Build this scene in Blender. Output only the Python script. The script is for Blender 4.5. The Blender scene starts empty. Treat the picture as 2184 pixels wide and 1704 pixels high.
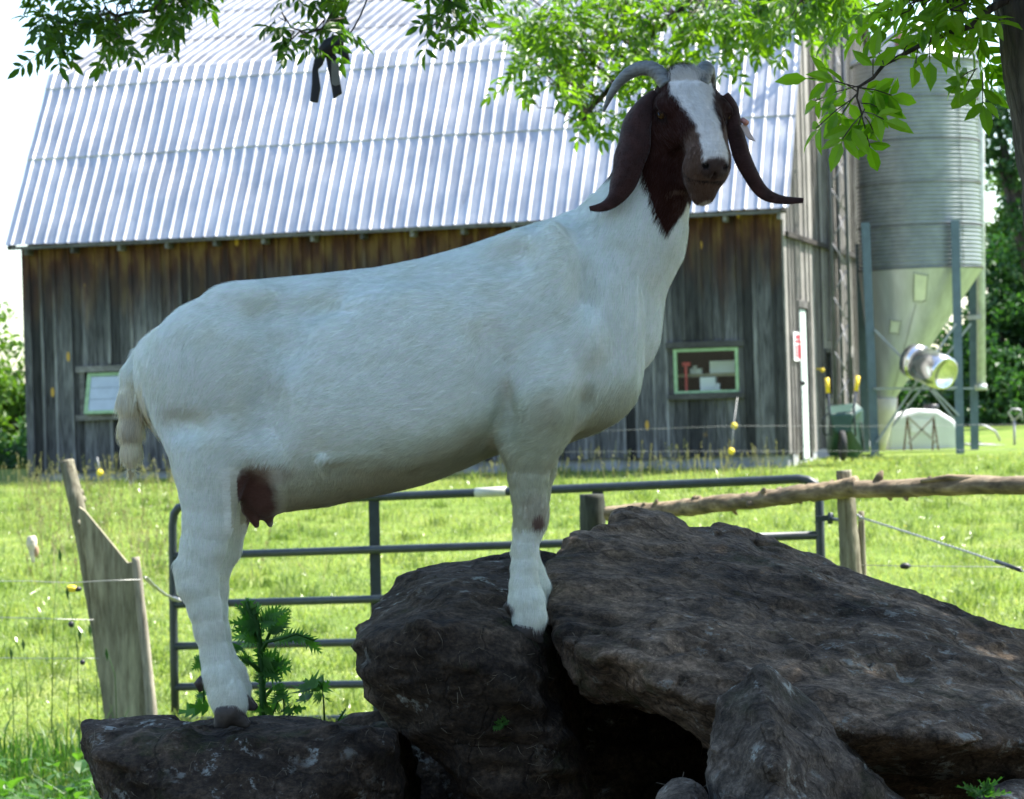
import bpy, bmesh, math, random
import numpy as np
from mathutils import Vector, Matrix

# ---------------------------------------------------------------- camera, sky, sun
random.seed(7)
RNG = np.random.default_rng(7)
sc = bpy.context.scene
COL = sc.collection
rad = math.radians
FPX, CX, CY = 5500.0, 1091.5, 852.0          # focal length in units of a 2183 px wide picture
CAMZ = 1.9
ROLL = rad(1.7)
RV = Vector((math.cos(ROLL), 0, -math.sin(ROLL)))
UV = Vector((math.sin(ROLL), 0, math.cos(ROLL)))
FV = Vector((0, 1, 0))
cam = bpy.data.cameras.new('camera')
cam.sensor_width = 36
cam.lens = 36 * FPX / 2183
cam.clip_end = 2000
cam.dof.use_dof = True
cam.dof.focus_distance = 4.92
cam.dof.aperture_fstop = 13
co = bpy.data.objects.new('camera', cam)
COL.objects.link(co)
M3 = Matrix((RV, UV, -FV)).transposed()
co.matrix_world = Matrix.Translation((0, 0, CAMZ)) @ M3.to_4x4()
sc.camera = co

SUN_AZ, SUN_EL = rad(72), rad(58)
w = bpy.data.worlds.new('World')
sc.world = w
w.use_nodes = True
nt = w.node_tree
sky = nt.nodes.new('ShaderNodeTexSky')
sky.sky_type = 'NISHITA'
sky.sun_disc = False
sky.sun_elevation = SUN_EL
sky.sun_rotation = SUN_AZ
sky.air_density = 1.0
sky.dust_density = .9
bg = nt.nodes['Background']
bg.inputs['Strength'].default_value = 0.094
nt.links.new(sky.outputs[0], bg.inputs[0])
sl = bpy.data.lights.new('sun', 'SUN')
sl.energy = 3.8
sl.angle = rad(0.53)
sl.color = (1.0, 0.96, 0.88)
so = bpy.data.objects.new('sun', sl)
COL.objects.link(so)
SD = Vector((math.sin(SUN_AZ) * math.cos(SUN_EL), math.cos(SUN_AZ) * math.cos(SUN_EL), math.sin(SUN_EL)))
so.rotation_euler = SD.to_track_quat('Z', 'Y').to_euler()
sc.view_settings.view_transform = 'Standard'
sc.view_settings.look = 'None'
sc.view_settings.exposure = 2.08
sc.view_settings.gamma = 1
sc.render.engine = 'CYCLES'
sc.cycles.use_denoising = True
sc.cycles.max_bounces = 8
sc.cycles.diffuse_bounces = 4
sc.cycles.transparent_max_bounces = 8


def P(x, y, d):
    """picture point (2183 wide) at depth d metres -> world"""
    x, y, d = float(x), float(y), float(d)
    return Vector((0, 0, CAMZ)) + d * (FV + (x - CX) / FPX * RV + (CY - y) / FPX * UV)


def smooth(a, b, x):
    t = np.clip((x - a) / (b - a), 0, 1)
    return t * t * (3 - 2 * t)


# ---------------------------------------------------------------- numpy noise
_perm = np.random.default_rng(3).permutation(4096).astype(np.int64)
_grad = np.random.default_rng(4).normal(size=(4096, 3))
_grad /= np.linalg.norm(_grad, axis=1)[:, None]
_grad = _grad.astype(np.float32)


def perlin(p):
    p = np.asarray(p, dtype=np.float32)
    i = np.floor(p).astype(np.int64)
    f = p - i
    u = f * f * f * (f * (f * 6 - 15) + 10)
    out = 0
    for dx in (0, 1):
        for dy in (0, 1):
            for dz in (0, 1):
                h = _perm[(_perm[(_perm[(i[..., 0] + dx) & 4095] + i[..., 1] + dy) & 4095] + i[..., 2] + dz) & 4095]
                g = _grad[h]
                dot = g[..., 0] * (f[..., 0] - dx) + g[..., 1] * (f[..., 1] - dy) + g[..., 2] * (f[..., 2] - dz)
                wx = u[..., 0] if dx else 1 - u[..., 0]
                wy = u[..., 1] if dy else 1 - u[..., 1]
                wz = u[..., 2] if dz else 1 - u[..., 2]
                out = out + dot * wx * wy * wz
    return out


def fbm(p, oct=4, gain=.5, lac=2.03):
    p = np.asarray(p, dtype=np.float32)
    a, s = 1.0, 0
    for k in range(oct):
        s = s + a * perlin(p + 17.3 * k)
        p = p * lac
        a *= gain
    return s


# ---------------------------------------------------------------- object helpers
def tag(o, label=None, cat=None, group=None, kind=None):
    if label: o['label'] = label
    if cat: o['category'] = cat
    if group: o['group'] = group
    if kind: o['kind'] = kind
    return o


def thing(name, label, cat, loc=(0, 0, 0), rotz=0, group=None):
    o = bpy.data.objects.new(name, None)
    o.empty_display_size = .1
    COL.objects.link(o)
    o.matrix_world = Matrix.Translation(loc) @ Matrix.Rotation(rotz, 4, 'Z')
    o.location = loc
    o.rotation_euler = (0, 0, rotz)
    return tag(o, label, cat, group)


def wmat(o):
    m = Matrix.Translation(o.location) @ o.rotation_euler.to_matrix().to_4x4()
    return wmat(o.parent) @ m if o.parent else m


def link(name, me, mat, parent=None, world=True):
    if world and parent is not None:
        me.transform(wmat(parent).inverted())
    o = bpy.data.objects.new(name, me)
    COL.objects.link(o)
    if parent is not None:
        o.parent = parent
    if mat is not None:
        for m in (mat if isinstance(mat, (list, tuple)) else [mat]):
            me.materials.append(m)
    return o


def np_mesh(name, V, Fq, smooth_=True, attrs=None, colors=None):
    """V (n,3); Fq (m,k) all the same k"""
    me = bpy.data.meshes.new(name)
    V = np.asarray(V, dtype=np.float32)
    Fq = np.asarray(Fq, dtype=np.int32)
    me.vertices.add(len(V))
    me.vertices.foreach_set('co', V.ravel())
    m, k = Fq.shape
    me.loops.add(m * k)
    me.loops.foreach_set('vertex_index', Fq.ravel())
    me.polygons.add(m)
    me.polygons.foreach_set('loop_start', np.arange(m, dtype=np.int32) * k)
    me.polygons.foreach_set('loop_total', np.full(m, k, dtype=np.int32))
    me.polygons.foreach_set('use_smooth', np.full(m, bool(smooth_), dtype=bool))
    me.update(calc_edges=True)
    for n, a in (attrs or {}).items():
        at = me.attributes.new(n, 'FLOAT', 'POINT')
        at.data.foreach_set('value', np.asarray(a, dtype=np.float32))
    for n, a in (colors or {}).items():
        at = me.attributes.new(n, 'FLOAT_COLOR', 'POINT')
        a = np.asarray(a, dtype=np.float32)
        if a.shape[1] == 3:
            a = np.concatenate([a, np.ones((len(a), 1), np.float32)], 1)
        at.data.foreach_set('color', a.ravel())
    return me


class MB:
    """collects pieces of one part; every piece gets its own random value"""
    def __init__(s):
        s.v, s.f, s.r, s.sm = [], [], [], []

    def add(s, vs, fs, sm=False, rnd=None):
        n = len(s.v)
        s.v += [tuple(v) for v in vs]
        s.f += [tuple(i + n for i in f) for f in fs]
        s.sm += [sm] * len(fs)
        s.r += [random.random() if rnd is None else rnd] * len(vs)
        return s

    def box(s, lo, hi, M=None, taper=1.0, rnd=None):
        (x0, y0, z0), (x1, y1, z1) = lo, hi
        vs = [Vector(p) for p in ((x0, y0, z0), (x1, y0, z0), (x1, y1, z0), (x0, y1, z0), (x0, y0, z1), (x1, y0, z1), (x1, y1, z1), (x0, y1, z1))]
        if M is not None:
            vs = [M @ v for v in vs]
        return s.add(vs, [(0, 3, 2, 1), (4, 5, 6, 7), (0, 1, 5, 4), (1, 2, 6, 5), (2, 3, 7, 6), (3, 0, 4, 7)], rnd=rnd)

    def bar(s, a, b, wx, wy=None, up=(0, 0, 1)):
        """rectangular bar from a to b"""
        a, b = Vector(a), Vector(b)
        wy = wx if wy is None else wy
        d = (b - a).normalized()
        x = d.cross(Vector(up))
        if x.length < 1e-4: x = d.cross(Vector((0, 1, 0)))
        x.normalize()
        y = x.cross(d)
        vs = []
        for p in (a, b):
            for sx, sy in ((-1, -1), (1, -1), (1, 1), (-1, 1)):
                vs.append(p + x * sx * wx / 2 + y * sy * wy / 2)
        return s.add(vs, [(3, 2, 1, 0), (4, 5, 6, 7), (0, 1, 5, 4), (1, 2, 6, 5), (2, 3, 7, 6), (3, 0, 4, 7)])

    def tube(s, pts, rs, seg=10, jag=0.0, cap=True):
        pts = [Vector(p) for p in pts]
        if not isinstance(rs, (list, tuple)): rs = [rs] * len(pts)
        n = len(pts)
        T = []
        for i in range(n):
            t = pts[min(i + 1, n - 1)] - pts[max(i - 1, 0)]
            T.append(t.normalized() if t.length > 1e-9 else Vector((0, 0, 1)))
        ref = Vector((0, 0, 1)) if abs(T[0].z) < .9 else Vector((1, 0, 0))
        x = T[0].cross(ref).normalized()
        vs = []
        for i in range(n):
            x = (x - T[i] * x.dot(T[i])).normalized()
            y = T[i].cross(x)
            for k in range(seg):
                a = 2 * math.pi * k / seg
                r = rs[i] * (1 + (random.uniform(-jag, jag) if jag else 0))
                vs.append(pts[i] + x * math.cos(a) * r + y * math.sin(a) * r)
        fs = [(i * seg + k, i * seg + (k + 1) % seg, (i + 1) * seg + (k + 1) % seg, (i + 1) * seg + k) for i in range(n - 1) for k in range(seg)]
        if cap:
            fs += [tuple(range(seg))[::-1], tuple((n - 1) * seg + k for k in range(seg))]
        return s.add(vs, fs, sm=True)

    def ball(s, c, r, seg=12, sc=(1, 1, 1)):
        vs, fs = [], []
        rg = seg // 2
        for i in range(rg + 1):
            th = math.pi * i / rg
            for k in range(seg):
                a = 2 * math.pi * k / seg
                vs.append(Vector(c) + Vector((r * sc[0] * math.sin(th) * math.cos(a), r * sc[1] * math.sin(th) * math.sin(a), r * sc[2] * math.cos(th))))
        for i in range(rg):
            for k in range(seg):
                fs.append((i * seg + k, (i + 1) * seg + k, (i + 1) * seg + (k + 1) % seg, i * seg + (k + 1) % seg))
        return s.add(vs, fs, sm=True)

    def lathe(s, prof, c=(0, 0, 0), seg=48, cap=False, M=None):
        vs, fs = [], []
        for r, z in prof:
            for k in range(seg):
                a = 2 * math.pi * k / seg
                v = Vector((r * math.cos(a), r * math.sin(a), z))
                if M is not None: v = M @ v
                vs.append(v + Vector(c))
        for i in range(len(prof) - 1):
            for k in range(seg):
                fs.append((i * seg + k, i * seg + (k + 1) % seg, (i + 1) * seg + (k + 1) % seg, (i + 1) * seg + k))
        if cap:
            fs += [tuple(range(seg))[::-1], tuple((len(prof) - 1) * seg + k for k in range(seg))]
        return s.add(vs, fs, sm=True)

    def slab(s, poly, n, t):
        """polygon (world points) extruded by t along n"""
        n = Vector(n).normalized() * t
        k = len(poly)
        vs = [Vector(p) for p in poly] + [Vector(p) + n for p in poly]
        fs = [tuple(range(k))[::-1], tuple(range(k, 2 * k))] + [(i, (i + 1) % k, k + (i + 1) % k, k + i) for i in range(k)]
        return s.add(vs, fs)

    def mesh(s, name):
        me = bpy.data.meshes.new(name)
        me.from_pydata(s.v, [], s.f)
        me.polygons.foreach_set('use_smooth', s.sm)
        at = me.attributes.new('rnd', 'FLOAT', 'POINT')
        at.data.foreach_set('value', s.r)
        me.update()
        return me

    def build(s, name, mat, parent=None, world=True, fixn=False, bevel=0):
        me = s.mesh(name)
        if fixn:
            bm = bmesh.new(); bm.from_mesh(me)
            bmesh.ops.recalc_face_normals(bm, faces=bm.faces[:])
            bm.to_mesh(me); bm.free()
        o = link(name, me, mat, parent, world)
        if bevel:
            b = o.modifiers.new('bevel', 'BEVEL'); b.width = bevel; b.segments = 2; b.limit_method = 'ANGLE'
        return o


# ---------------------------------------------------------------- materials
def newmat(name):
    m = bpy.data.materials.new(name)
    m.use_nodes = True
    return m, m.node_tree.nodes, m.node_tree.links, m.node_tree.nodes['Principled BSDF']


def nd(ns, t, **kw):
    n = ns.new(t)
    for k, v in kw.items():
        if k in n.inputs.keys(): n.inputs[k].default_value = v
        else: setattr(n, k, v)
    return n


def ramp(ns, pts, interp='LINEAR'):
    r = ns.new('ShaderNodeValToRGB')
    r.color_ramp.interpolation = interp
    e = r.color_ramp.elements
    while len(e) < len(pts): e.new(.5)
    for el, (p, c) in zip(e, pts):
        el.position = p
        el.color = (*c, 1) if len(c) == 3 else c
    return r


def mix(ns, ls, a, b, fac, mode='MIX'):
    m = ns.new('ShaderNodeMix')
    m.data_type = 'RGBA'
    m.blend_type = mode
    for idx, v in ((6, a), (7, b), (0, fac)):
        if hasattr(v, 'links') or isinstance(v, bpy.types.NodeSocket): ls.new(v, m.inputs[idx])
        elif idx == 0: m.inputs[0].default_value = v
        else: m.inputs[idx].default_value = (*v, 1) if len(v) == 3 else v
    return m.outputs[2]


def coords(ns, ls, scale=(1, 1, 1), kind='Object'):
    tc = ns.new('ShaderNodeTexCoord')
    mp = ns.new('ShaderNodeMapping')
    mp.inputs['Scale'].default_value = scale
    ls.new(tc.outputs[kind], mp.inputs[0])
    return mp.outputs[0]


def noise(ns, ls, vec, scale, detail=4, rough=.55, out=0):
    n = nd(ns, 'ShaderNodeTexNoise', Scale=scale, Detail=detail, Roughness=rough)
    ls.new(vec, n.inputs['Vector'])
    return n.outputs[out]


def bump(ns, ls, h, b, strength=.5, dist=.01):
    bp = ns.new('ShaderNodeBump')
    bp.inputs['Strength'].default_value = strength
    bp.inputs['Distance'].default_value = dist
    ls.new(h, bp.inputs['Height'])
    ls.new(bp.outputs[0], b.inputs['Normal'])
    return bp


def simple(name, col, rough=.6, metal=0, nscale=8, var=.25, bmp=.2, stretch=(1, 1, 1), bd=.005, rnd=.0):
    m, ns, ls, b = newmat(name)
    v = coords(ns, ls, stretch)
    n = noise(ns, ls, v, nscale, 5)
    r = ramp(ns, [(.3, tuple(c * (1 - var) for c in col)), (.7, tuple(min(1, c * (1 + var)) for c in col))])
    ls.new(n, r.inputs[0])
    out = r.outputs[0]
    if rnd:
        at = nd(ns, 'ShaderNodeAttribute', attribute_name='rnd')
        rr = ramp(ns, [(0, (1 - rnd,) * 3), (1, (1 + rnd * .3,) * 3)])
        ls.new(at.outputs['Fac'], rr.inputs[0])
        out = mix(ns, ls, out, rr.outputs[0], 1.0, 'MULTIPLY')
    ls.new(out, b.inputs['Base Color'])
    b.inputs['Roughness'].default_value = rough
    b.inputs['Metallic'].default_value = metal
    if bmp: bump(ns, ls, n, b, bmp, bd)
    return m


def leafmat(name, c1, c2, trans=.45, rough=.45, tcol=None):
    """leaves and blades: diffuse + gloss on top, light passing through"""
    m, ns, ls, b = newmat(name)
    at = nd(ns, 'ShaderNodeAttribute', attribute_name='rnd')
    r = ramp(ns, [(0, c1), (1, c2)])
    ls.new(at.outputs['Fac'], r.inputs[0])
    ls.new(r.outputs[0], b.inputs['Base Color'])
    b.inputs['Roughness'].default_value = rough
    b.inputs['Specular IOR Level'].default_value = .4
    tr = ns.new('ShaderNodeBsdfTranslucent')
    tm = mix(ns, ls, r.outputs[0], tcol or (1.9, 2.2, .5), 1.0, 'MULTIPLY')
    ls.new(tm, tr.inputs['Color'])
    ms = ns.new('ShaderNodeMixShader')
    ms.inputs[0].default_value = trans
    ls.new(b.outputs[0], ms.inputs[1]); ls.new(tr.outputs[0], ms.inputs[2])
    ls.new(ms.outputs[0], ns['Material Output'].inputs['Surface'])
    return m


def wood(name, base, dark, scale=(14, 14, 1.0), var=.6, rough=.85, stain=None, bmps=.5):
    """weathered wood, grain along local z; per board tone from rnd"""
    m, ns, ls, b = newmat(name)
    v = coords(ns, ls, scale)
    at = nd(ns, 'ShaderNodeAttribute', attribute_name='rnd')
    av = nd(ns, 'ShaderNodeVectorMath', operation='ADD')
    sc_ = nd(ns, 'ShaderNodeVectorMath', operation='SCALE'); sc_.inputs['Scale'].default_value = 37.0
    cmb = ns.new('ShaderNodeCombineXYZ')
    for k in range(3): ls.new(at.outputs['Fac'], cmb.inputs[k])
    ls.new(cmb.outputs[0], sc_.inputs[0]); ls.new(v, av.inputs[0]); ls.new(sc_.outputs[0], av.inputs[1])
    n1 = noise(ns, ls, av.outputs[0], 3.0, 6, .65)
    n2 = noise(ns, ls, av.outputs[0], .55, 3)
    r = ramp(ns, [(.32, dark), (.55, base), (.8, tuple(min(1, c * 1.5) for c in base))])
    ls.new(n1, r.inputs[0])
    rr = ramp(ns, [(0, (1 - var,) * 3), (.5, (1, 1, 1)), (1, (1 + var * .5,) * 3)])
    ls.new(at.outputs['Fac'], rr.inputs[0])
    c = mix(ns, ls, r.outputs[0], rr.outputs[0], 1.0, 'MULTIPLY')
    r2 = ramp(ns, [(.35, (.45, .45, .45)), (.6, (1, 1, 1))])
    ls.new(n2, r2.inputs[0])
    c = mix(ns, ls, c, r2.outputs[0], .75, 'MULTIPLY')
    if stain:
        c = stain(ns, ls, c, at, av.outputs[0])
    ls.new(c, b.inputs['Base Color'])
    b.inputs['Roughness'].default_value = rough
    b.inputs['Specular IOR Level'].default_value = .3
    bump(ns, ls, n1, b, bmps, .006)
    return m


def galv(name, col=(.5, .53, .56), metal=.75, rough=.4, bumpwave=None, dent=0.0, streak=(1, 1, 1)):
    m, ns, ls, b = newmat(name)
    v = coords(ns, ls, streak)
    n = noise(ns, ls, v, 6, 5)
    r = ramp(ns, [(.3, tuple(c * .78 for c in col)), (.7, tuple(min(1, c * 1.12) for c in col))])
    ls.new(n, r.inputs[0])
    ls.new(r.outputs[0], b.inputs['Base Color'])
    b.inputs['Metallic'].default_value = metal
    rr = ns.new('ShaderNodeMapRange'); rr.inputs['To Min'].default_value = rough - .08; rr.inputs['To Max'].default_value = rough + .12
    ls.new(n, rr.inputs[0]); ls.new(rr.outputs[0], b.inputs['Roughness'])
    bump(ns, ls, n, b, .15, .003)
    return m


# ---------------------------------------------------------------- implicit surfaces
class Field:
    def __init__(s, lo, hi, h):
        s.h = h
        s.lo = np.array(lo, dtype=np.float32)
        s.n = np.ceil((np.array(hi) - s.lo) / h).astype(int) + 1
        s.ax = [s.lo[k] + h * np.arange(s.n[k], dtype=np.float32) for k in range(3)]
        s.D = np.full(tuple(s.n), 1e3, dtype=np.float32)

    def sub(s, lo, hi):
        i0 = [max(0, int((lo[k] - s.lo[k]) / s.h)) for k in range(3)]
        i1 = [min(int(s.n[k]), int((hi[k] - s.lo[k]) / s.h) + 2) for k in range(3)]
        sl_ = tuple(slice(a, b) for a, b in zip(i0, i1))
        g = np.meshgrid(*[s.ax[k][sl_[k]] for k in range(3)], indexing='ij', sparse=True)
        return sl_, g

    def put(s, lo, hi, fn, k, neg=False):
        pad = k * 1.2 + 3 * s.h
        sl_, g = s.sub([a - pad for a in lo], [a + pad for a in hi])
        d = fn(*g).astype(np.float32)
        A = s.D[sl_]
        if d.size == 0: return
        if neg:
            hh = np.clip(.5 - .5 * (A + d) / k, 0, 1)
            s.D[sl_] = A * (1 - hh) - d * hh + k * hh * (1 - hh)
        else:
            A = np.minimum(A, d + 10 * k) if False else A
            hh = np.clip(.5 + .5 * (A - d) / k, 0, 1)
            s.D[sl_] = np.where(A > 900, d, A * (1 - hh) + d * hh - k * hh * (1 - hh))

    def cone(s, a, b, ra, rb, k=12, sy=1.0):
        """round cone; depth (y) radius multiplied by sy"""
        a = np.array(a, float); b = np.array(b, float)
        R = max(ra, rb)
        lo = np.minimum(a - R, b - R); hi = np.maximum(a + R, b + R)
        lo[1] = min(a[1], b[1]) - R * max(sy, 1); hi[1] = max(a[1], b[1]) + R * max(sy, 1)
        A = a.copy(); B = b.copy(); A[1] /= sy; B[1] /= sy
        d = B - A
        L2 = max(float(d @ d), 1e-9)

        def fn(x, y, z):
            y = y / sy
            t = np.clip(((x - A[0]) * d[0] + (y - A[1]) * d[1] + (z - A[2]) * d[2]) / L2, 0, 1)
            dist = np.sqrt((x - A[0] - t * d[0])**2 + (y - A[1] - t * d[1])**2 + (z - A[2] - t * d[2])**2)
            return (dist - (ra + t * (rb - ra))) * min(1.0, sy)
        s.put(lo, hi, fn, k)

    def chain(s, pts, k=12, sy=1.0):
        """pts: (x, py, y, r[, sy])"""
        for p, q in zip(pts[:-1], pts[1:]):
            s.cone((p[0], p[2], -p[1]), (q[0], q[2], -q[1]), p[3], q[3], k, sy)

    def ell(s, c, r, k=12, M=None, neg=False):
        c = np.array(c, float); r = np.array(r, float)
        R = max(r)

        def fn(x, y, z):
            X, Y, Z = x - c[0], y - c[1], z - c[2]
            if M is not None:
                X, Y, Z = (M[0][0] * X + M[0][1] * Y + M[0][2] * Z, M[1][0] * X + M[1][1] * Y + M[1][2] * Z, M[2][0] * X + M[2][1] * Y + M[2][2] * Z)
            q = np.sqrt((X / r[0])**2 + (Y / r[1])**2 + (Z / r[2])**2) + 1e-6
            q2 = np.sqrt((X / r[0]**2)**2 + (Y / r[1]**2)**2 + (Z / r[2]**2)**2) + 1e-9
            return q * (q - 1) / q2
        e = r if M is None else (R, R, R)
        s.put(c - e, c + e, fn, k, neg)

    def nets(s):
        D = s.D
        ins = D < 0
        c = ins[:-1, :-1, :-1].astype(np.int8)
        for dx in (0, 1):
            for dy in (0, 1):
                for dz in (0, 1):
                    if dx + dy + dz:
                        c = c + ins[dx:D.shape[0] - 1 + dx, dy:D.shape[1] - 1 + dy, dz:D.shape[2] - 1 + dz]
        act = (c > 0) & (c < 8)
        I = np.argwhere(act)
        idx = np.full(act.shape, -1, dtype=np.int64)
        idx[act] = np.arange(len(I))
        ps = np.zeros((len(I), 3)); cnt = np.zeros(len(I))
        cor = [(a, b, cc) for a in (0, 1) for b in (0, 1) for cc in (0, 1)]
        val = {q: D[I[:, 0] + q[0], I[:, 1] + q[1], I[:, 2] + q[2]] for q in cor}
        for q in cor:
            for ax in range(3):
                if q[ax] == 0:
                    q2 = list(q); q2[ax] = 1; q2 = tuple(q2)
                    a, b = val[q], val[q2]
                    m = (a < 0) != (b < 0)
                    t = np.where(m, a / np.where(m, a - b, 1), 0)
                    for k in range(3):
                        ps[:, k] += np.where(m, q[k] + (t if k == ax else 0), 0)
                    cnt += m
        ps /= cnt[:, None]
        V = s.lo + s.h * (I + ps)
        faces = []
        for ax in range(3):
            o1, o2 = (ax + 1) % 3, (ax + 2) % 3
            sa = [slice(None)] * 3; sb = [slice(None)] * 3
            sa[ax] = slice(0, -1); sb[ax] = slice(1, None)
            A, B = ins[tuple(sa)], ins[tuple(sb)]
            E = np.argwhere(A != B)
            E = E[(E[:, o1] > 0) & (E[:, o2] > 0) & (E[:, o1] < D.shape[o1] - 1) & (E[:, o2] < D.shape[o2] - 1)]
            fl = A[tuple(E.T)]
            def cell(d1, d2):
                q = E.copy(); q[:, o1] += d1; q[:, o2] += d2
                return idx[tuple(q.T)]
            q = np.stack([cell(-1, -1), cell(0, -1), cell(0, 0), cell(-1, 0)], 1)
            q[~fl] = q[~fl][:, ::-1]
            faces.append(q)
        Fq = np.concatenate(faces)
        return V.astype(np.float32), Fq[(Fq >= 0).all(1)]
# ================================================================ ground
def gz(X, Y):
    X = np.asarray(X, float); Y = np.asarray(Y, float)
    z = .07 * smooth(9, 14.5, Y) + (np.clip(Y, 14.5, 36.5) - 14.5) * .0352 + .01 * np.clip(Y - 36.5, 0, 40)
    z = z + .035 * perlin(np.stack([X * .35, Y * .35, X * 0 + 1.5], -1)) * smooth(9, 14, Y)
    z = z + .9 * np.exp(-((X - .3) / 1.9)**2 - ((Y - 4.5) / 1.6)**2)
    return z


def gz1(X, Y): return float(gz(X, Y))


xs = np.concatenate([np.linspace(-400, -30, 12), np.linspace(-27, 27, 110), np.linspace(30, 400, 12)])
ys = np.concatenate([np.linspace(-60, -3, 8), np.linspace(-2, 45, 120), np.linspace(50, 900, 16)])
GX, GY = np.meshgrid(xs, ys, indexing='ij')
GV = np.stack([GX, GY, gz(GX, GY)], -1).reshape(-1, 3)
ni, nj = GX.shape
ii, jj = np.meshgrid(np.arange(ni - 1), np.arange(nj - 1), indexing='ij')
q0 = (ii * nj + jj).ravel()
GF = np.stack([q0, q0 + nj, q0 + nj + 1, q0 + 1], 1)
m, ns, ls, b = newmat('meadow_soil')
v = coords(ns, ls, (1, 1, 1))
n1 = noise(ns, ls, v, 1.2, 5); n2 = noise(ns, ls, v, 25, 4)
r1 = ramp(ns, [(.3, (.10, .16, .03)), (.55, (.16, .23, .05)), (.8, (.27, .28, .11))])
ls.new(n1, r1.inputs[0])
r2 = ramp(ns, [(.3, (.55, .55, .5)), (.7, (1.2, 1.2, 1.1))]); ls.new(n2, r2.inputs[0])
gc = mix(ns, ls, r1.outputs[0], r2.outputs[0], 1, 'MULTIPLY')
# bare earth under the tree, darkened to cut bounce light onto the goat
gs = ns.new('ShaderNodeSeparateXYZ'); ls.new(v, gs.inputs[0])
ga = nd(ns, 'ShaderNodeMath', operation='MULTIPLY_ADD'); ga.inputs[1].default_value = 2.0; ls.new(n1, ga.inputs[0]); ls.new(gs.outputs['Y'], ga.inputs[2])
gr = ns.new('ShaderNodeMapRange'); gr.inputs['From Min'].default_value = 10.2; gr.inputs['From Max'].default_value = 11.5; ls.new(ga.outputs[0], gr.inputs[0])
ls.new(mix(ns, ls, (.055, .045, .03), gc, gr.outputs[0]), b.inputs['Base Color'])
b.inputs['Roughness'].default_value = 1; b.inputs['Specular IOR Level'].default_value = .1
bump(ns, ls, n2, b, .8, .03)
g = link('ground', np_mesh('ground', GV, GF), m)
tag(g, kind='structure')


def blades(n, reg, h0, h1, wd, seed, patch=None, lean=.5):
    """grass blades as one mesh: five verts each, bent; reg() -> X,Y"""
    rg = np.random.default_rng(seed)
    X, Y = reg(rg, n)
    if patch is not None:
        keep = patch(X, Y, rg); X, Y = X[keep], Y[keep]
    n = len(X)
    Z = gz(X, Y) - .01
    H = h0 + (h1 - h0) * rg.random(n)**1.6
    cl = .5 + .7 * np.clip(perlin(np.stack([X * 1.1, Y * 1.1, X * 0], -1)) + .55, 0, 1.2)
    H = H * cl
    a = rg.random(n) * 2 * np.pi
    l = lean * H * (.2 + rg.random(n))
    dx, dy = np.cos(a) * l, np.sin(a) * l
    ph = rg.random(n) * 2 * np.pi
    wx, wy = np.cos(ph) * wd, np.sin(ph) * wd
    W = (.6 + .8 * rg.random(n))
    wx, wy = wx * W, wy * W
    V = np.empty((n, 5, 3))
    V[:, 0] = np.stack([X - wx, Y - wy, Z], -1); V[:, 1] = np.stack([X + wx, Y + wy, Z], -1)
    V[:, 2] = np.stack([X + dx * .3 - wx * .8, Y + dy * .3 - wy * .8, Z + H * .6], -1)
    V[:, 3] = np.stack([X + dx * .3 + wx * .8, Y + dy * .3 + wy * .8, Z + H * .6], -1)
    V[:, 4] = np.stack([X + dx, Y + dy, Z + H * (.95 - .3 * rg.random(n))], -1)
    i = np.arange(n) * 5
    F = np.concatenate([np.stack([i, i + 1, i + 3], 1), np.stack([i, i + 3, i + 2], 1), np.stack([i + 2, i + 3, i + 4], 1)])
    tone = np.clip(.48 + .75 * perlin(np.stack([X * .55, Y * .35, X * 0 + 9], -1)) + .6 * perlin(np.stack([X * 2.6, Y * 1.6, X * 0 + 3], -1)) + .25 * rg.normal(size=n), 0, 1)
    return V.reshape(-1, 3), F, np.repeat(tone, 5)


def cone_reg(y0, y1, e=1.5, px0=-150, px1=2330, pw=1.3):
    def f(rg, n):
        Y = y0 + (y1 - y0) * rg.random(n)**pw
        u = rg.random(n)
        X = ((px0 + (px1 - px0) * u) - CX) / FPX * Y + (rg.random(n) - .5) * e
        return X, Y
    return f


grass_m = leafmat('grass_blade', (.11, .175, .036), (.34, .37, .15), .42, .25, (1.5, 1.6, .75))
V1, F1, R1 = blades(190000, cone_reg(10.5, 38.5), .035, .11, .0046, 1, lean=1.5)
def clumps(rg, n):
    k = n // 34; cx = rg.random(k); cy = rg.random(k)
    Y = 12 + 25 * np.repeat(cy, 34)**1.3; X = ((-150 + 2480 * np.repeat(cx, 34)) - CX) / FPX * Y
    return X + rg.normal(size=k * 34) * .07, Y + rg.normal(size=k * 34) * .07
V6, F6, R6 = blades(16000, clumps, .10, .24, .006, 12, lean=.9)
V2, F2, R2 = blades(6000, cone_reg(11.5, 38), .12, .22, .0045, 2, lean=.9)
o = link('grass', np_mesh('grass', np.concatenate([V1, V2, V6]), np.concatenate([F1, F2 + len(V1), F6 + len(V1) + len(V2)]), False, {'rnd': np.concatenate([R1, R2, R6 * .55])}), grass_m)
tag(o, 'bright sunlit meadow grass sloping up to the barn', 'grass', kind='stuff')
# side strips, thinner, for what lies just outside the picture
def side(rg, n):
    Y = 9 + 28 * rg.random(n); s = np.where(rg.random(n) < .5, -1, 1)
    return s * (Y * .21 + 6 * rg.random(n)) , Y
V3, F3, R3 = blades(26000, side, .07, .2, .009, 3)
V4, F4, R4 = blades(16000, lambda rg, n: (-5 + 10 * rg.random(n), 5.6 + 6 * rg.random(n)), .05, .16, .005, 4)
o = link('meadow_grass', np_mesh('meadow_grass', np.concatenate([V3, V4]), np.concatenate([F3, F4 + len(V3)]), False, {'rnd': np.concatenate([R3, R4])}), grass_m)
tag(o, 'shorter meadow grass round the edges of the pasture', 'grass', kind='stuff')

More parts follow.
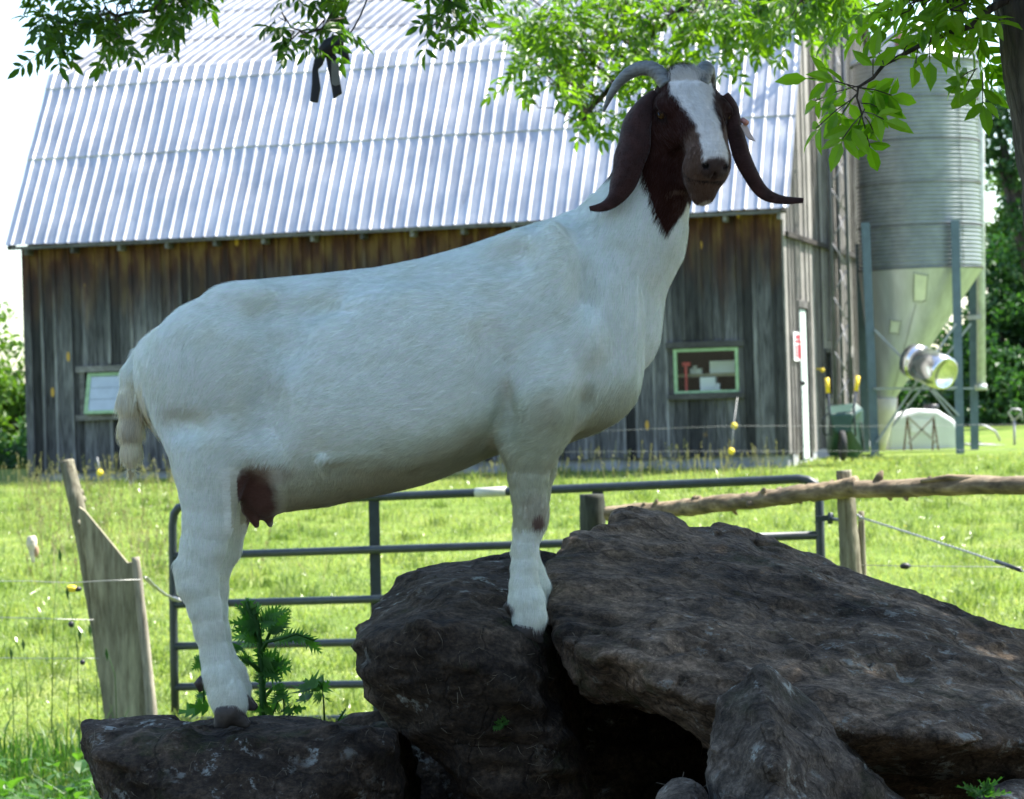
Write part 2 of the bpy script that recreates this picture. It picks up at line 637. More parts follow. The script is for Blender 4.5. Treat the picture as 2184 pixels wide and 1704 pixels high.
# pale seed stalks: along the barn footing and the left bank
stalk_m = leafmat('seed_stalk', (.13, .14, .05), (.28, .26, .13), .35, .6, (1.3, 1.3, .8))
def stalks(n, seed):
    rg = np.random.default_rng(seed)
    mb = MB()
    for k in range(n):
        if k % 2:
            u = rg.random()
            x = 3.6 - 11.4 * u; y = 35.4 + 11.4 * u * .27 - rg.random()**1.5 * 3.5
        else:
            y = 22 + 15 * rg.random(); x = -.19 * y + abs(rg.normal()) * 1.4 * y / 30
        z = gz1(x, y)
        h = .14 + .22 * rg.random()
        if k % 2: h *= 1.35
        lx, ly = rg.normal() * .06, rg.normal() * .06
        t = .0035
        b0 = Vector((x, y, z)); b1 = Vector((x + lx, y + ly, z + h))
        d = Vector((rg.normal(), rg.normal(), 0)).normalized() * t
        mb.add([b0 - d, b0 + d, b1 + d, b1 - d], [(0, 1, 2, 3)], rnd=float(rg.random()))
        for j in range(int(rg.integers(3, 8))):
            c = b0.lerp(b1, .78 + .24 * rg.random()) + Vector(rg.normal(size=3) * .008)
            e = Vector(rg.normal(size=3)).normalized() * .009; f = Vector((0, 0, 1)) * .02 + Vector(rg.normal(size=3)) * .006
            mb.add([c - e, c - f * .5, c + e, c + f], [(0, 1, 2, 3)], rnd=float(.5 + .5 * rg.random()))
    return mb
o = stalks(950, 5).build('seed_grass', stalk_m)
tag(o, 'pale seed heads of tall grass along the barn footing and left bank', 'grass', kind='stuff')
yl = leafmat('petal', (.75, .5, .02), (.85, .7, .05), .3, .6, (1, 1, 1))
mb = MB()
for k in range(46):
    if k < 34: y = 33 + 3 * random.random(); x = -1 + 9.5 * random.random()
    else: y = 22 + 14 * random.random(); x = (random.random() - .5) * .36 * y
    if x < 3.8 and y > 35.2: continue
    c = Vector((x, y, gz1(x, y) + .1 + .16 * random.random()))
    for j in range(6):
        a = j * 1.05; e = Vector((math.cos(a), math.sin(a) * .6, .25)) * .016
        s_ = Vector((-math.sin(a), math.cos(a), 0)) * .006
        mb.add([c, c + e + s_, c + e * 1.3, c + e - s_], [(0, 1, 2, 3)])
tag(mb.build('buttercups', yl), 'small yellow flowers scattered in the grass before the barn', 'flowers', kind='stuff')

# ================================================================ barn
A = rad(15.5)
BARN_O = Vector((3.826, 36.0, .55))
LEN, DEP = 11.49, 12.4
Z0, ZE, ZK, ZR = 1.02 - .55, 4.42 - .55, 7.16 - .55, 9.03 - .55     # local: wall foot, eave, knee, ridge
barn = thing('barn', 'old gambrel barn of grey weathered boards under a shiny ribbed metal roof', 'barn', BARN_O, -A)


def stain(ns, ls, c, at, v):
    tc = ns.new('ShaderNodeTexCoord')
    sp = ns.new('ShaderNodeSeparateXYZ'); ls.new(tc.outputs['Object'], sp.inputs[0])
    # boards kept dry under the eave stay brown, ragged lower limit
    n = noise(ns, ls, coords(ns, ls, (3.2, 3.2, .25)), 1.0, 5, .7)
    ma = nd(ns, 'ShaderNodeMath', operation='MULTIPLY_ADD'); ma.inputs[1].default_value = 1.9
    ls.new(n, ma.inputs[0]); ls.new(sp.outputs['Z'], ma.inputs[2])
    mr = ns.new('ShaderNodeMapRange')
    mr.inputs['From Min'].default_value = ZE - .2; mr.inputs['From Max'].default_value = ZE + .6
    ls.new(ma.outputs[0], mr.inputs[0])
    n3 = noise(ns, ls, coords(ns, ls, (5, 5, 1.2)), 1.3, 3)
    rb = ramp(ns, [(.3, (.035, .012, .008)), (.45, (.09, .028, .012)), (.60, (.19, .10, .03)), (.85, (.30, .21, .06))])
    ls.new(n3, rb.inputs[0])
    c = mix(ns, ls, c, rb.outputs[0], mr.outputs[0])
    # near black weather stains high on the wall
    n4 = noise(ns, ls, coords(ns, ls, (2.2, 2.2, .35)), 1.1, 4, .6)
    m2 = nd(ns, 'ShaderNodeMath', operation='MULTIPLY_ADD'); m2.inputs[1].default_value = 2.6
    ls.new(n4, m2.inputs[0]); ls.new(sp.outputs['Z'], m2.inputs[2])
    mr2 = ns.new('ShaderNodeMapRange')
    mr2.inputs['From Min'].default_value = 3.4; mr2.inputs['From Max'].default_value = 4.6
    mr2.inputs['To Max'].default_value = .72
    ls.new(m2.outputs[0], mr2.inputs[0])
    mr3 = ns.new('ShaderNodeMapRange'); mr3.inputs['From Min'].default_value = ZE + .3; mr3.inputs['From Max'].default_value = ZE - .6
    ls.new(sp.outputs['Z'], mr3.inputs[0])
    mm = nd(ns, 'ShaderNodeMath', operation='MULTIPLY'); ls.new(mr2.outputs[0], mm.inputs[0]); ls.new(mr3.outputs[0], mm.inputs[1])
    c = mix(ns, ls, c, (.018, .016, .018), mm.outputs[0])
    # knots and torn spots of fresh wood
    vo = nd(ns, 'ShaderNodeTexVoronoi', Scale=1.0); ls.new(coords(ns, ls, (3.6, 3.6, 1.5)), vo.inputs['Vector'])
    rk = ramp(ns, [(.09, (1, 1, 1)), (.13, (0, 0, 0))]); ls.new(vo.outputs['Distance'], rk.inputs[0])
    sr = ns.new('ShaderNodeSeparateColor'); ls.new(vo.outputs['Color'], sr.inputs[0])
    gt = nd(ns, 'ShaderNodeMath', operation='GREATER_THAN'); gt.inputs[1].default_value = .72; ls.new(sr.outputs[0], gt.inputs[0])
    m4 = nd(ns, 'ShaderNodeMath', operation='MULTIPLY'); ls.new(rk.outputs[0], m4.inputs[0]); ls.new(gt.outputs[0], m4.inputs[1])
    return mix(ns, ls, c, (.50, .30, .06), m4.outputs[0])


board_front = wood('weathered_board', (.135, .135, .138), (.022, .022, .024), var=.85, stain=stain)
board_side = wood('sunlit_board', (.33, .31, .29), (.10, .09, .085), var=.6)  # paler copy of the wall board, gable sunlight painted into its tone
batten_m = wood('batten_wood', (.19, .19, .19), (.07, .068, .066), var=.75, stain=stain)
trim_m = wood('grey_trim', (.17, .165, .16), (.10, .09, .085), scale=(4, 14, 14))


def boards(mb, bt, x0, x1, z0, ztop, holes, to3, rg, bw=(.14, .27), th=.022):
    """vertical boards and battens; to3(x, y, z) -> local point (y: outwards negative)"""
    ed = [x0]
    while ed[-1] < x1 - .12: ed.append(min(x1, ed[-1] + rg.uniform(*bw)))
    ed[-1] = x1
    cuts = sorted(set([h[0] for h in holes] + [h[1] for h in holes]))
    e2 = sorted(set([e for e in ed if all(abs(e - c) > .05 for c in cuts)] + cuts))
    for a, b_ in zip(e2[:-1], e2[1:]):
        segs = [(z0, None)]
        for h in holes:
            if a < h[1] - 1e-3 and b_ > h[0] + 1e-3:
                segs = [(z0, h[2]), (h[3], None)] if h[2] > z0 + .01 else [(h[3], None)]
        r = rg.random(); t = th * rg.uniform(.8, 1.3)
        for s0, s1 in segs:
            ta, tb = (ztop(a), ztop(b_)) if s1 is None else (s1, s1)
            jz = rg.uniform(-.03, .01) if s0 == z0 else 0
            g_ = .003
            P8 = [(a + g_, 0, s0 + jz), (b_ - g_, 0, s0 + jz), (b_ - g_, -t, s0 + jz), (a + g_, -t, s0 + jz), (a + g_, 0, ta), (b_ - g_, 0, tb), (b_ - g_, -t, tb), (a + g_, -t, ta)]
            mb.add([to3(*p) for p in P8], [(0, 1, 2, 3), (4, 7, 6, 5), (0, 4, 5, 1), (1, 5, 6, 2), (2, 6, 7, 3), (3, 7, 4, 0)], rnd=r)
    for e in e2[1:-1]:
        if any(abs(e - c) < .04 for c in cuts) or rg.random() < .12: continue
        segs = [(z0, None)]
        for h in holes:
            if h[0] - .04 < e < h[1] + .04: segs = [(z0, h[2] - .08), (h[3] + .12, None)] if h[2] > z0 + .01 else [(h[3] + .12, None)]
        wb = rg.uniform(.018, .03); tl = rg.uniform(-.006, .006)
        r = rg.random()
        for s0, s1 in segs:
            ta = ztop(e) - .01 if s1 is None else s1
            P8 = [(e - wb, -.026, s0), (e + wb, -.026, s0), (e + wb, -.052, s0), (e - wb, -.052, s0), (e - wb + tl, -.026, ta), (e + wb + tl, -.026, ta), (e + wb + tl, -.052, ta), (e - wb + tl, -.052, ta)]
            bt.add([to3(*p) for p in P8], [(0, 1, 2, 3), (4, 7, 6, 5), (0, 4, 5, 1), (1, 5, 6, 2), (2, 6, 7, 3), (3, 7, 4, 0)], rnd=r)


# window rectangles on the front wall (local x, z)
def front_xz(x, y):
    """picture point on the barn's front wall -> local x, z"""
    d0 = P(x, y, 1) - Vector((0, 0, CAMZ))
    n = Vector((math.sin(A), math.cos(A), 0))
    t = (BARN_O - Vector((0, 0, CAMZ))).dot(n) / d0.dot(n)
    p = Vector((0, 0, CAMZ)) + d0 * t - BARN_O
    return p.dot(Vector((math.cos(A), -math.sin(A), 0))), p.z


def gable_yz(x, y):
    d0 = P(x, y, 1) - Vector((0, 0, CAMZ))
    n = Vector((math.cos(A), -math.sin(A), 0))
    t = (BARN_O - Vector((0, 0, CAMZ))).dot(n) / d0.dot(n)
    p = Vector((0, 0, CAMZ)) + d0 * t - BARN_O
    return p.dot(Vector((math.sin(A), math.cos(A), 0))), p.z


xa, za = front_xz(1439, 840); xb, zb = front_xz(1574, 740)
WR = (xa, xb, za, zb)
xa, za = front_xz(181, 884); xb, zb = front_xz(330, 789)
WL = (xa, xb, za, zb)
rg = random.Random(11)
mb, bt = MB(), MB()
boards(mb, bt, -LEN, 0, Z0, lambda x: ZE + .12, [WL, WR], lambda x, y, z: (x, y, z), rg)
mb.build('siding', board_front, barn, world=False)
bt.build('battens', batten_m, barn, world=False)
# corner post left
MB().box((-LEN - .1, -.06, .02), (-LEN + .02, .1, ZE)).build('corner_board', board_front, barn, world=False)
# gable right
def gtop(y):
    y = min(y, DEP - y)
    return (ZE + .1 + (ZK - ZE) * (y + .15) / 1.7 if y < 1.4 else ZK + .02 + (ZR - ZK) * (y - 1.4) / 4.8) - .03


dy0, dz0 = gable_yz(1703, 962); dy1, dz1 = gable_yz(1722, 660)
wy0, wz0 = gable_yz(1757, 850); wy1, wz1 = gable_yz(1776, 745)
wy2, wz2 = gable_yz(1805, 850); wy3, wz3 = gable_yz(1820, 755)
DR = (dy0, dy0 + .78, Z0 - .1, dz1)
W1 = (wy0, wy0 + .62, wz0, wz1)
W2 = (wy2, wy2 + .62, wz2, wz3)
mb, bt = MB(), MB()
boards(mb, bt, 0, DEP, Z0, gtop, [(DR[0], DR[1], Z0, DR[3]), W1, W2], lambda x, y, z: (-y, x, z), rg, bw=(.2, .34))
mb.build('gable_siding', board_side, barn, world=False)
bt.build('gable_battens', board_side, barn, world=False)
mb = MB()
boards(mb, MB(), 0, DEP, Z0, gtop, [], lambda x, y, z: (-LEN + y, x, z), rg, bw=(.3, .4))
mb.build('far_gable_siding', board_side, barn, world=False)
mb = MB(); boards(mb, MB(), -LEN, 0, Z0, lambda x: ZE, [], lambda x, y, z: (x, DEP - y, z), rg, bw=(.3, .4))
mb.build('rear_siding', board_side, barn, world=False)
# foundation
conc = simple('footing_concrete', (.30, .31, .33), .9, 0, 5, .35, .4)
mb = MB()
mb.box((-LEN + .02, .05, -.4), (-.02, .35, Z0 - .002)); mb.box((-.3, .36, -.4), (.02, DEP - .05, Z0 - .004)); mb.box((-LEN + .02, .36, -.4), (-LEN + .3, DEP - .05, Z0 - .004))
mb.box((-LEN + .31, DEP - .3, -.4), (-.31, DEP - .05, Z0 - .006))
mb.build('foundation', conc, barn, world=False)
# flashing strip on the gable
fy, fz = gable_yz(1676, 508)
mb = MB(); mb.box((.054, -.02, fz), (.10, 7.5, fz + .07)); mb.build('flashing_board', wood('dark_strip', (.07, .06, .055), (.03, .027, .025), scale=(14, 4, 14)), barn, world=False)

# ---- roof: ribbed sheets following the gambrel profile
def roof_side(mirror=False):
    th1 = math.atan2(ZK - ZE, 1.7); th2 = math.atan2(ZR - ZK, 4.8)
    prof = []                                   # (y, z, ny, nz) along the slope, sheets lapped
    def seg(y0, z0, y1, z1, n, th):
        for k in range(n + 1):
            t = k / n
            prof.append((y0 + (y1 - y0) * t, z0 + (z1 - z0) * t, -math.sin(th), math.cos(th)))
    s1, s2 = .49, .91
    e0 = (-.32, ZE + .02); kn = (1.38, ZK + .04); rd = (6.2, ZR + .06)
    def on(a, b_, t): return (a[0] + (b_[0] - a[0]) * t, a[1] + (b_[1] - a[1]) * t)
    def lift(p, th, h): return (p[0] - math.sin(th) * h, p[1] + math.cos(th) * h)
    a = on(e0, kn, s1); seg(*e0, *a, 9, th1)
    c = on(e0, kn, s2); seg(*lift(a, th1, .018), *lift(c, th1, .002), 8, th1)
    seg(*lift(c, th1, .018), *kn, 1, th1)
    d = on(kn, rd, .34); seg(*kn, *d, 8, th2)
    e = on(kn, rd, .72); seg(*lift(d, th2, .014), *e, 6, th2)
    seg(*lift(e, th2, .014), *rd, 4, th2)
    prof = np.array(prof)
    # slightly wavy: real sheets dip between rafters
    xs_ = []; hs = []
    pitch = .182
    x = -LEN - .24; xe = .17
    n = int((xe - x) / pitch); pitch = (xe - x) / n
    for k in range(n):
        for dx, h in ((.0, 0), (.03, 0), (.086, 0), (.096, .022), (.108, .024), (.134, 0), (.160, 0)):
            xs_.append(x + k * pitch + dx); hs.append(h)
    xs_.append(xe); hs.append(0)
    xs_ = np.array(xs_); hs = np.array(hs)
    Xg, I = np.meshgrid(xs_, np.arange(len(prof)), indexing='ij')
    H = np.repeat(hs[:, None], len(prof), 1)
    pr = prof[I]
    w_ = perlin(np.stack([Xg * 1.3, pr[..., 0] * 1.2 + pr[..., 1] * 1.2, Xg * 0 + 2], -1)) * .030 + perlin(np.stack([Xg * 4, pr[..., 1] * 2.2 + pr[..., 0], Xg * 0 + 5], -1)) * .006
    wx = perlin(np.stack([np.round(Xg / pitch) * .37, pr[..., 1] * .7, Xg * 0 + 8], -1)) * .012
    off = H + w_
    yy = pr[..., 0] + pr[..., 2] * off; zz = pr[..., 1] + pr[..., 3] * off
    sag = -.035 * np.sin((Xg + LEN) / LEN * np.pi) * (.5 + .5 * perlin(np.stack([Xg * .5, Xg * 0, Xg * 0], -1)))
    zz = zz + sag * smooth(ZE, ZE + .5, 2 * ZE + .5 - zz) * 1.0
    if mirror: yy = DEP - yy
    V = np.stack([Xg + wx, yy, zz], -1).reshape(-1, 3)
    a_, b_ = len(xs_), len(prof)
    i, j = np.meshgrid(np.arange(a_ - 1), np.arange(b_ - 1), indexing='ij')
    q = (i * b_ + j).ravel()
    F = np.stack([q, q + b_, q + b_ + 1, q + 1], 1)
    if mirror: F = F[:, ::-1]
    return V, F


m, ns, ls, b = newmat('ribbed_roof_metal')
v = coords(ns, ls, (1, 1, 1))
n = noise(ns, ls, v, 1.6, 5, .6)
n2 = noise(ns, ls, coords(ns, ls, (9, 1.2, 1.2)), 1.5, 4)
r = ramp(ns, [(.3, (.52, .515, .50)), (.7, (.70, .69, .665))]); ls.new(n, r.inputs[0])
r2 = ramp(ns, [(.25, (.78, .78, .8)), (.6, (1, 1, 1))]); ls.new(n2, r2.inputs[0])
n9 = noise(ns, ls, v, .45, 3); rr9 = ramp(ns, [(.62, (0, 0, 0)), (.75, (.35, .35, .35))]); ls.new(n9, rr9.inputs[0])
cc = mix(ns, ls, r.outputs[0], r2.outputs[0], 1, 'MULTIPLY')
# upper tier: dull zinc with grey grime, colour darkened to offset sun glare
usp = ns.new('ShaderNodeSeparateXYZ'); ls.new(v, usp.inputs[0])
umr = ns.new('ShaderNodeMapRange'); umr.inputs['From Min'].default_value = ZK + .02; umr.inputs['From Max'].default_value = ZK + .12; ls.new(usp.outputs['Z'], umr.inputs[0])
n7 = noise(ns, ls, coords(ns, ls, (1.2, .5, .5)), 1.4, 6, .65)
r7 = ramp(ns, [(.32, (.19, .185, .18)), (.6, (.34, .345, .355))]); ls.new(n7, r7.inputs[0])
cc = mix(ns, ls, cc, r7.outputs[0], umr.outputs[0])
# thin rust below the laps and at nails
n8 = noise(ns, ls, coords(ns, ls, (5, 1.5, 1.5)), 1.2, 6, .7); r8 = ramp(ns, [(.66, (0, 0, 0)), (.74, (.55, .55, .55))]); ls.new(n8, r8.inputs[0])
cc = mix(ns, ls, cc, (.20, .15, .12), r8.outputs[0])
ls.new(cc, b.inputs['Base Color'])
b.inputs['Metallic'].default_value = .88
mr = ns.new('ShaderNodeMapRange'); mr.inputs['To Min'].default_value = .26; mr.inputs['To Max'].default_value = .44
ls.new(n, mr.inputs[0]); ls.new(mr.outputs[0], b.inputs['Roughness'])
wv = nd(ns, 'ShaderNodeTexWave', wave_type='BANDS', bands_direction='X', Scale=17.0, Distortion=.0)
ls.new(v, wv.inputs['Vector'])
ad = nd(ns, 'ShaderNodeMath', operation='MULTIPLY_ADD'); ad.inputs[1].default_value = .35
ls.new(wv.outputs['Fac'], ad.inputs[0]); ls.new(n, ad.inputs[2])
bump(ns, ls, ad.outputs[0], b, .5, .012)
roof_m = m
Va, Fa = roof_side(); Vb, Fb = roof_side(True)
o = link('roof', np_mesh('roof', np.concatenate([Va, Vb]), np.concatenate([Fa, Fb + len(Va)]), False), roof_m, barn, world=False)
sol = o.modifiers.new('sheet', 'SOLIDIFY'); sol.thickness = .004
# boards under the roof edge, dark
mb = MB()
for mirror in (0, 1):
    for (y0, z0, y1, z1) in ((-.26, ZE - .035, 1.4, ZK - .06), (1.42, ZK - .055, 6.19, ZR - .045)):
        if mirror: y0, y1 = DEP - y0, DEP - y1
        mb.bar((-LEN - .14, (y0 + y1) / 2, (z0 + z1) / 2), (.06, (y0 + y1) / 2, (z0 + z1) / 2), .03, .03)
        for x0 in (-LEN - .17, .06):
            mb.bar((x0, y0, z0), (x0, y1, z1), .05, .11, up=(1, 0, 0))
mb.build('rake_board', trim_m, barn, world=False)
mb = MB()
for k in range(16):
    x = -LEN + .05 + k * .762
    mb.box((x, -.28, ZE - .13), (x + .05, -.055, ZE - .045))
mb.box((-LEN - .14, -.31, ZE - .05), (.05, -.285, ZE + .0))
mb.build('rafter_ends', trim_m, barn, world=False)

# ---- windows on the front
green_m = simple('faded_green_paint', (.28, .42, .24), .7, 0, 14, .22, .3)
glass_m, ns, ls, b = newmat('window_glass')
b.inputs['Base Color'].default_value = (.9, .95, .92, 1); b.inputs['Roughness'].default_value = .03
b.inputs['Transmission Weight'].default_value = 1; b.inputs['IOR'].default_value = 1.2
dark_m = simple('interior_shade_board', (.014, .012, .009), .9, 0, 6, .4, .2)  # near black: shade of the unlit room put into the colour
x0, x1, z0, z1 = WR
win = MB()
t = .045
for lo, hi in (((x0, -.045, z0), (x0 + t, .04, z1)), ((x1 - t, -.045, z0), (x1, .04, z1)), ((x0 + t, -.045, z1 - t), (x1 - t, .04, z1)), ((x0 + t, -.045, z0), (x1 - t, .04, z0 + t * .8))):
    win.box(lo, hi)
wo = win.build('window', green_m, barn, world=False, bevel=.003)
MB().box((x0 + t, -.004, z0 + t * .8), (x1 - t, .0, z1 - t)).build('pane', glass_m, wo, world=False)
mb = MB(); mb.box((x0 - .10, -.075, z1 + .005), (x1 + .09, .0, z1 + .095)); mb.build('header_board', trim_m, wo, world=False, bevel=.004)
mb = MB(); mb.box((x0 - .08, -.11, z0 - .085), (x1 + .08, .0, z0 - .005)); mb.box((x0 - .06, -.045, z0), (x0 - .005, -.0, z1)); mb.box((x1 + .005, -.045, z0), (x1 + .06, 0, z1)); mb.build('sill', trim_m, wo, world=False, bevel=.004)
# room behind the window: shelf with pails and boxes
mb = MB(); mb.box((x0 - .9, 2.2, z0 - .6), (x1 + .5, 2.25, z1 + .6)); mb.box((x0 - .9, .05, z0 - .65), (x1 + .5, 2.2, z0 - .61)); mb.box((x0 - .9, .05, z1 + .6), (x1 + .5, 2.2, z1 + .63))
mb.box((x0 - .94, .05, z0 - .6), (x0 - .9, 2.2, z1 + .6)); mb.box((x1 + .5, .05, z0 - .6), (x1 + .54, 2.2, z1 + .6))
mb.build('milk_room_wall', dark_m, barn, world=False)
zz = z0 + .40 * (z1 - z0)
shelf = MB().box((x0 - .2, .35, zz - .02), (x1 + .2, .55, zz + .025)).build('window_shelf', simple('pale_shelf', (.42, .38, .25), .7), barn, world=False)
white_m = simple('white_plastic', (.78, .79, .8), .5, 0, 5, .06, .05)
red_m = simple('red_plastic', (.55, .05, .05), .5)
ww = x1 - x0


def inside(name, lab, cat, pieces, m_):
    pts = [p for q in pieces for p in q]
    base = Vector((sum(p[0] for p in pts) / len(pts), .45, min(p[2] for p in pts)))
    mb_ = MB()
    Mw = wmat(barn)
    for lo, hi in pieces: mb_.box(lo, hi, Mw)
    o_ = mb_.build(name, m_, bevel=.004)
    return tag(o_, lab, cat)


inside('storage_box', 'white box standing on the shelf inside the right barn window', 'box', [((x0 + .47 * ww, .37, zz + .027), (x0 + .86 * ww, .53, zz + .20))], white_m)
inside('plastic_jug', 'white plastic jug at the left behind the right barn window', 'jug', [((x0 + .16 * ww, .38, zz + .027), (x0 + .34 * ww, .5, zz + .10)), ((x0 + .2 * ww, .41, zz + .10), (x0 + .26 * ww, .46, zz + .14))], white_m)
inside('paper_stack', 'crumpled white paper sack under the shelf inside the right barn window', 'sack', [((x0 + .36 * ww, .15, z0 + .02), (x0 + .60 * ww, .28, zz - .03)), ((x0 + .60 * ww, .16, z0 + .02), (x0 + .66 * ww, .27, zz - .12))], white_m)
inside('red_tool', 'red handle leaning inside the right barn window', 'tool', [((x0 + .13 * ww, .12, z0 - .1), (x0 + .17 * ww, .16, z0 + .62 * (z1 - z0))), ((x0 + .10 * ww, .11, z0 + .62 * (z1 - z0)), (x0 + .22 * ww, .17, z0 + .7 * (z1 - z0)))], red_m)

# left window: sash swung open, leaning out
x0, x1, z0, z1 = WL
mb = MB(); mb.box((x0 - .10, -.075, z1 + .0), (x1 + .1, .0, z1 + .09))
wl = mb.build('window', trim_m, barn, world=False)
wl['label'] = 'window with its green sash tilted outward, partly behind the goat'
mb = MB(); mb.box((x0 - .10, -.12, z0 - .09), (x1 + .1, .0, z0 - .005)); mb.box((x0 - .05, -.05, z0), (x0 + .03, .03, z1)); mb.box((x1 - .03, -.05, z0), (x1 + .05, .03, z1)); mb.build('sill', trim_m, wl, world=False)
MT = Matrix.Translation((0, -.02, z1 - .02)) @ Matrix.Rotation(rad(-16), 4, 'X')
hh = (z1 - z0)
mb = MB(); s0, s1 = x0 + .08, x1 - .06
for lo, hi in (((s0, -.02, -hh), (s0 + .06, .02, 0)), ((s1 - .06, -.02, -hh), (s1, .02, 0)), ((s0 + .06, -.02, -.05), (s1 - .06, .02, 0)), ((s0 + .06, -.02, -hh), (s1 - .06, .02, -hh + .05))): mb.box(lo, hi, MT)
sash = mb.build('sash', green_m, wl, world=False)
mb = MB()
for k in range(3):
    a, b_ = -hh + .05 + k * (hh - .1) / 3, -hh + .05 + (k + 1) * (hh - .1) / 3 - .006
    mb.box((s0 + .06, -.006, a), (s1 - .06, .004, b_), MT)
mb.build('pane', simple('milky_plastic_sheet', (.40, .45, .52), .25, 0, 4, .12, .1), sash, world=False)
MB().box((x0 - .1, .3, z0 - .2), (x1 + .1, .33, z1 + .2)).build('inner_shade_panel', dark_m, wl, world=False)  # dark sheet standing in for the shade behind the sash

# ---- gable door, sign, small windows, lamp bracket
door = MB().box((-.02, DR[0] + .02, DR[2]), (.035, DR[1] - .02, DR[3] - .02)).build('door', simple('white_door_paint', (.62, .70, .68), .55, 0, 3, .06, .05), barn, world=False)
MB().ball((.07, DR[0] + .12, (DR[2] + DR[3]) / 2), .035).build('door_handle', simple('dark_iron', (.05, .05, .05), .4, .8), door, world=False)
mb = MB(); mb.box((.026, DR[0] - .09, DR[2]), (.07, DR[0] + .0, DR[3] + .1)); mb.box((.026, DR[1], DR[2]), (.07, DR[1] + .09, DR[3] + .1)); mb.box((.026, DR[0], DR[3]), (.065, DR[1], DR[3] + .1))
mb.build('door_frame', trim_m, door, world=False)
for (a, b_, c, d) in (W1, W2):
    mb = MB()
    for lo, hi in (((-.02, a, c), (.045, a + .06, d)), ((-.02, b_ - .06, c), (.045, b_, d)), ((-.02, a + .06, d - .06), (.045, b_ - .06, d)), ((-.02, a + .06, c), (.06, b_ - .06, c + .06))): mb.box(lo, hi)
    w_ = mb.build('window', trim_m, barn, world=False)
    MB().box((-.012, a + .06, c + .06), (-.006, b_ - .06, d - .06)).build('pane', glass_m, w_, world=False)
    MB().box((-.06, a, c), (-.05, b_, d)).build('inner_shade_panel', dark_m, w_, world=False)  # dark sheet in place of the shade inside the window
sy0, sz0 = gable_yz(1684, 770); sy1, sz1 = gable_yz(1696, 709)
Mw = wmat(barn)
sg = thing('warning_sign', 'small white sign with red lettering beside the white barn door', 'sign', Mw @ Vector((.06, (sy0 + sy1) / 2, sz0)), -A)
MB().box((.056, sy0, sz0), (.064, sy1 + .16, sz1), Mw).build('panel', simple('sign_white', (.8, .8, .8), .5, 0, 4, .03, 0), sg)
mb = MB(); sw = sy1 + .16 - sy0
for (u0, u1, v0, v1) in ((.12, .88, .62, .72), (.2, .8, .76, .9), (.12, .3, .1, .56), (.4, .6, .1, .56), (.7, .88, .1, .56)):
    mb.box((.0645, sy0 + u0 * sw, sz0 + v0 * (sz1 - sz0)), (.067, sy0 + u1 * sw, sz0 + v1 * (sz1 - sz0)), Mw)
mb.build('red_print', simple('sign_red', (.6, .03, .06), .5, 0, 4, .05, 0), sg)
ly, lz = gable_yz(1735, 790)
mb = MB(); mb.ball(Mw @ Vector((.13, ly, lz)), .035); mb.bar(Mw @ Vector((.03, ly, lz + .02)), Mw @ Vector((.12, ly, lz + .02)), .02)
tag(mb.build('yellow_insulator', simple('yellow_plastic', (.75, .55, .03), .5)), 'yellow fence insulator on the gable right of the white door', 'insulator')

# ---- small roofed hood high on the gable and dark louvred box on top
hy, hz = gable_yz(1800, 125)
fas = simple('rusty_fascia', (.22, .09, .04), .8, 0, 6, .4)
mb = MB()
K = [P(1742, 122, 43.2), P(1854, 128, 44.6), P(1846, 64, 45.8), P(1762, 66, 44.4)]
mb.slab(K, (0, 0, 1), .03)
hood = thing('roof_hood', 'small metal roofed hood above the gable beside the silo', 'shed roof', P(1800, 190, 44.5))
mb.build('roof', roof_m, hood, fixn=True)
mb = MB(); mb.slab([P(1744, 124, 43.3), P(1852, 131, 44.6), P(1850, 152, 44.6), P(1746, 146, 43.3)], (0, 1, 0), .06); mb.slab([P(1846, 62, 45.85), P(1854, 128, 44.62), P(1862, 150, 44.7), P(1862, 100, 45.8)], (0, 1, 0), .05)
mb.slab([P(1746, 146, 43.6), P(1850, 152, 44.8), P(1850, 1000, 44.8), P(1746, 1000, 43.6)], (0, 1, 0), .3)
mb.build('fascia_board', fas, hood, fixn=True)
hood2 = thing('louvred_vent', 'dark louvred box above the metal roofed hood', 'vent', P(1772, 62, 44.6))
mb = MB(); mb.slab([P(1746, 66, 44.6), P(1798, 68, 44.9), P(1796, -60, 44.9), P(1746, -60, 44.6)], (0, 1, 0), 1.0); mb.build('box', simple('dark_box', (.05, .045, .05), .8), hood2, fixn=True)
mb = MB()
for k in range(9): mb.bar(P(1775, 58 - k * 13, 44.55), P(1793, 58 - k * 13, 44.6), .03, .05)
mb.build('louvre', batten_m, hood2)

# ================================================================ lattice mast
mast_m = simple('mast_steel', (.055, .06, .07), .6)
mast = thing('lattice_mast', 'tall slender lattice steel mast standing against the barn gable', 'mast', P(1790, 985, 37.2))
legs = [(1771, 37.0), (1806, 37.15), (1788, 37.4)]
def mp(px, y, d): return P(px + (y - 500) * .022, y, d)
for px, d in legs:
    MB().tube([mp(px, -260, d), mp(px, 985, d)], .026, 8).build('leg', mast_m, mast)
mb = MB()
ys_ = list(range(-240, 960, 58))
for i, y in enumerate(ys_[:-1]):
    for (a, b_) in ((0, 1), (1, 2)):
        y1 = ys_[i + 1]
        p, q = (legs[a], legs[b_]) if i % 2 else (legs[b_], legs[a])
        mb.tube([mp(p[0], y, p[1]), mp(q[0], y1, q[1])], .009, 6)
mb.build('bracing', galv('mast_brace', (.20, .20, .21), .4, .5), mast)

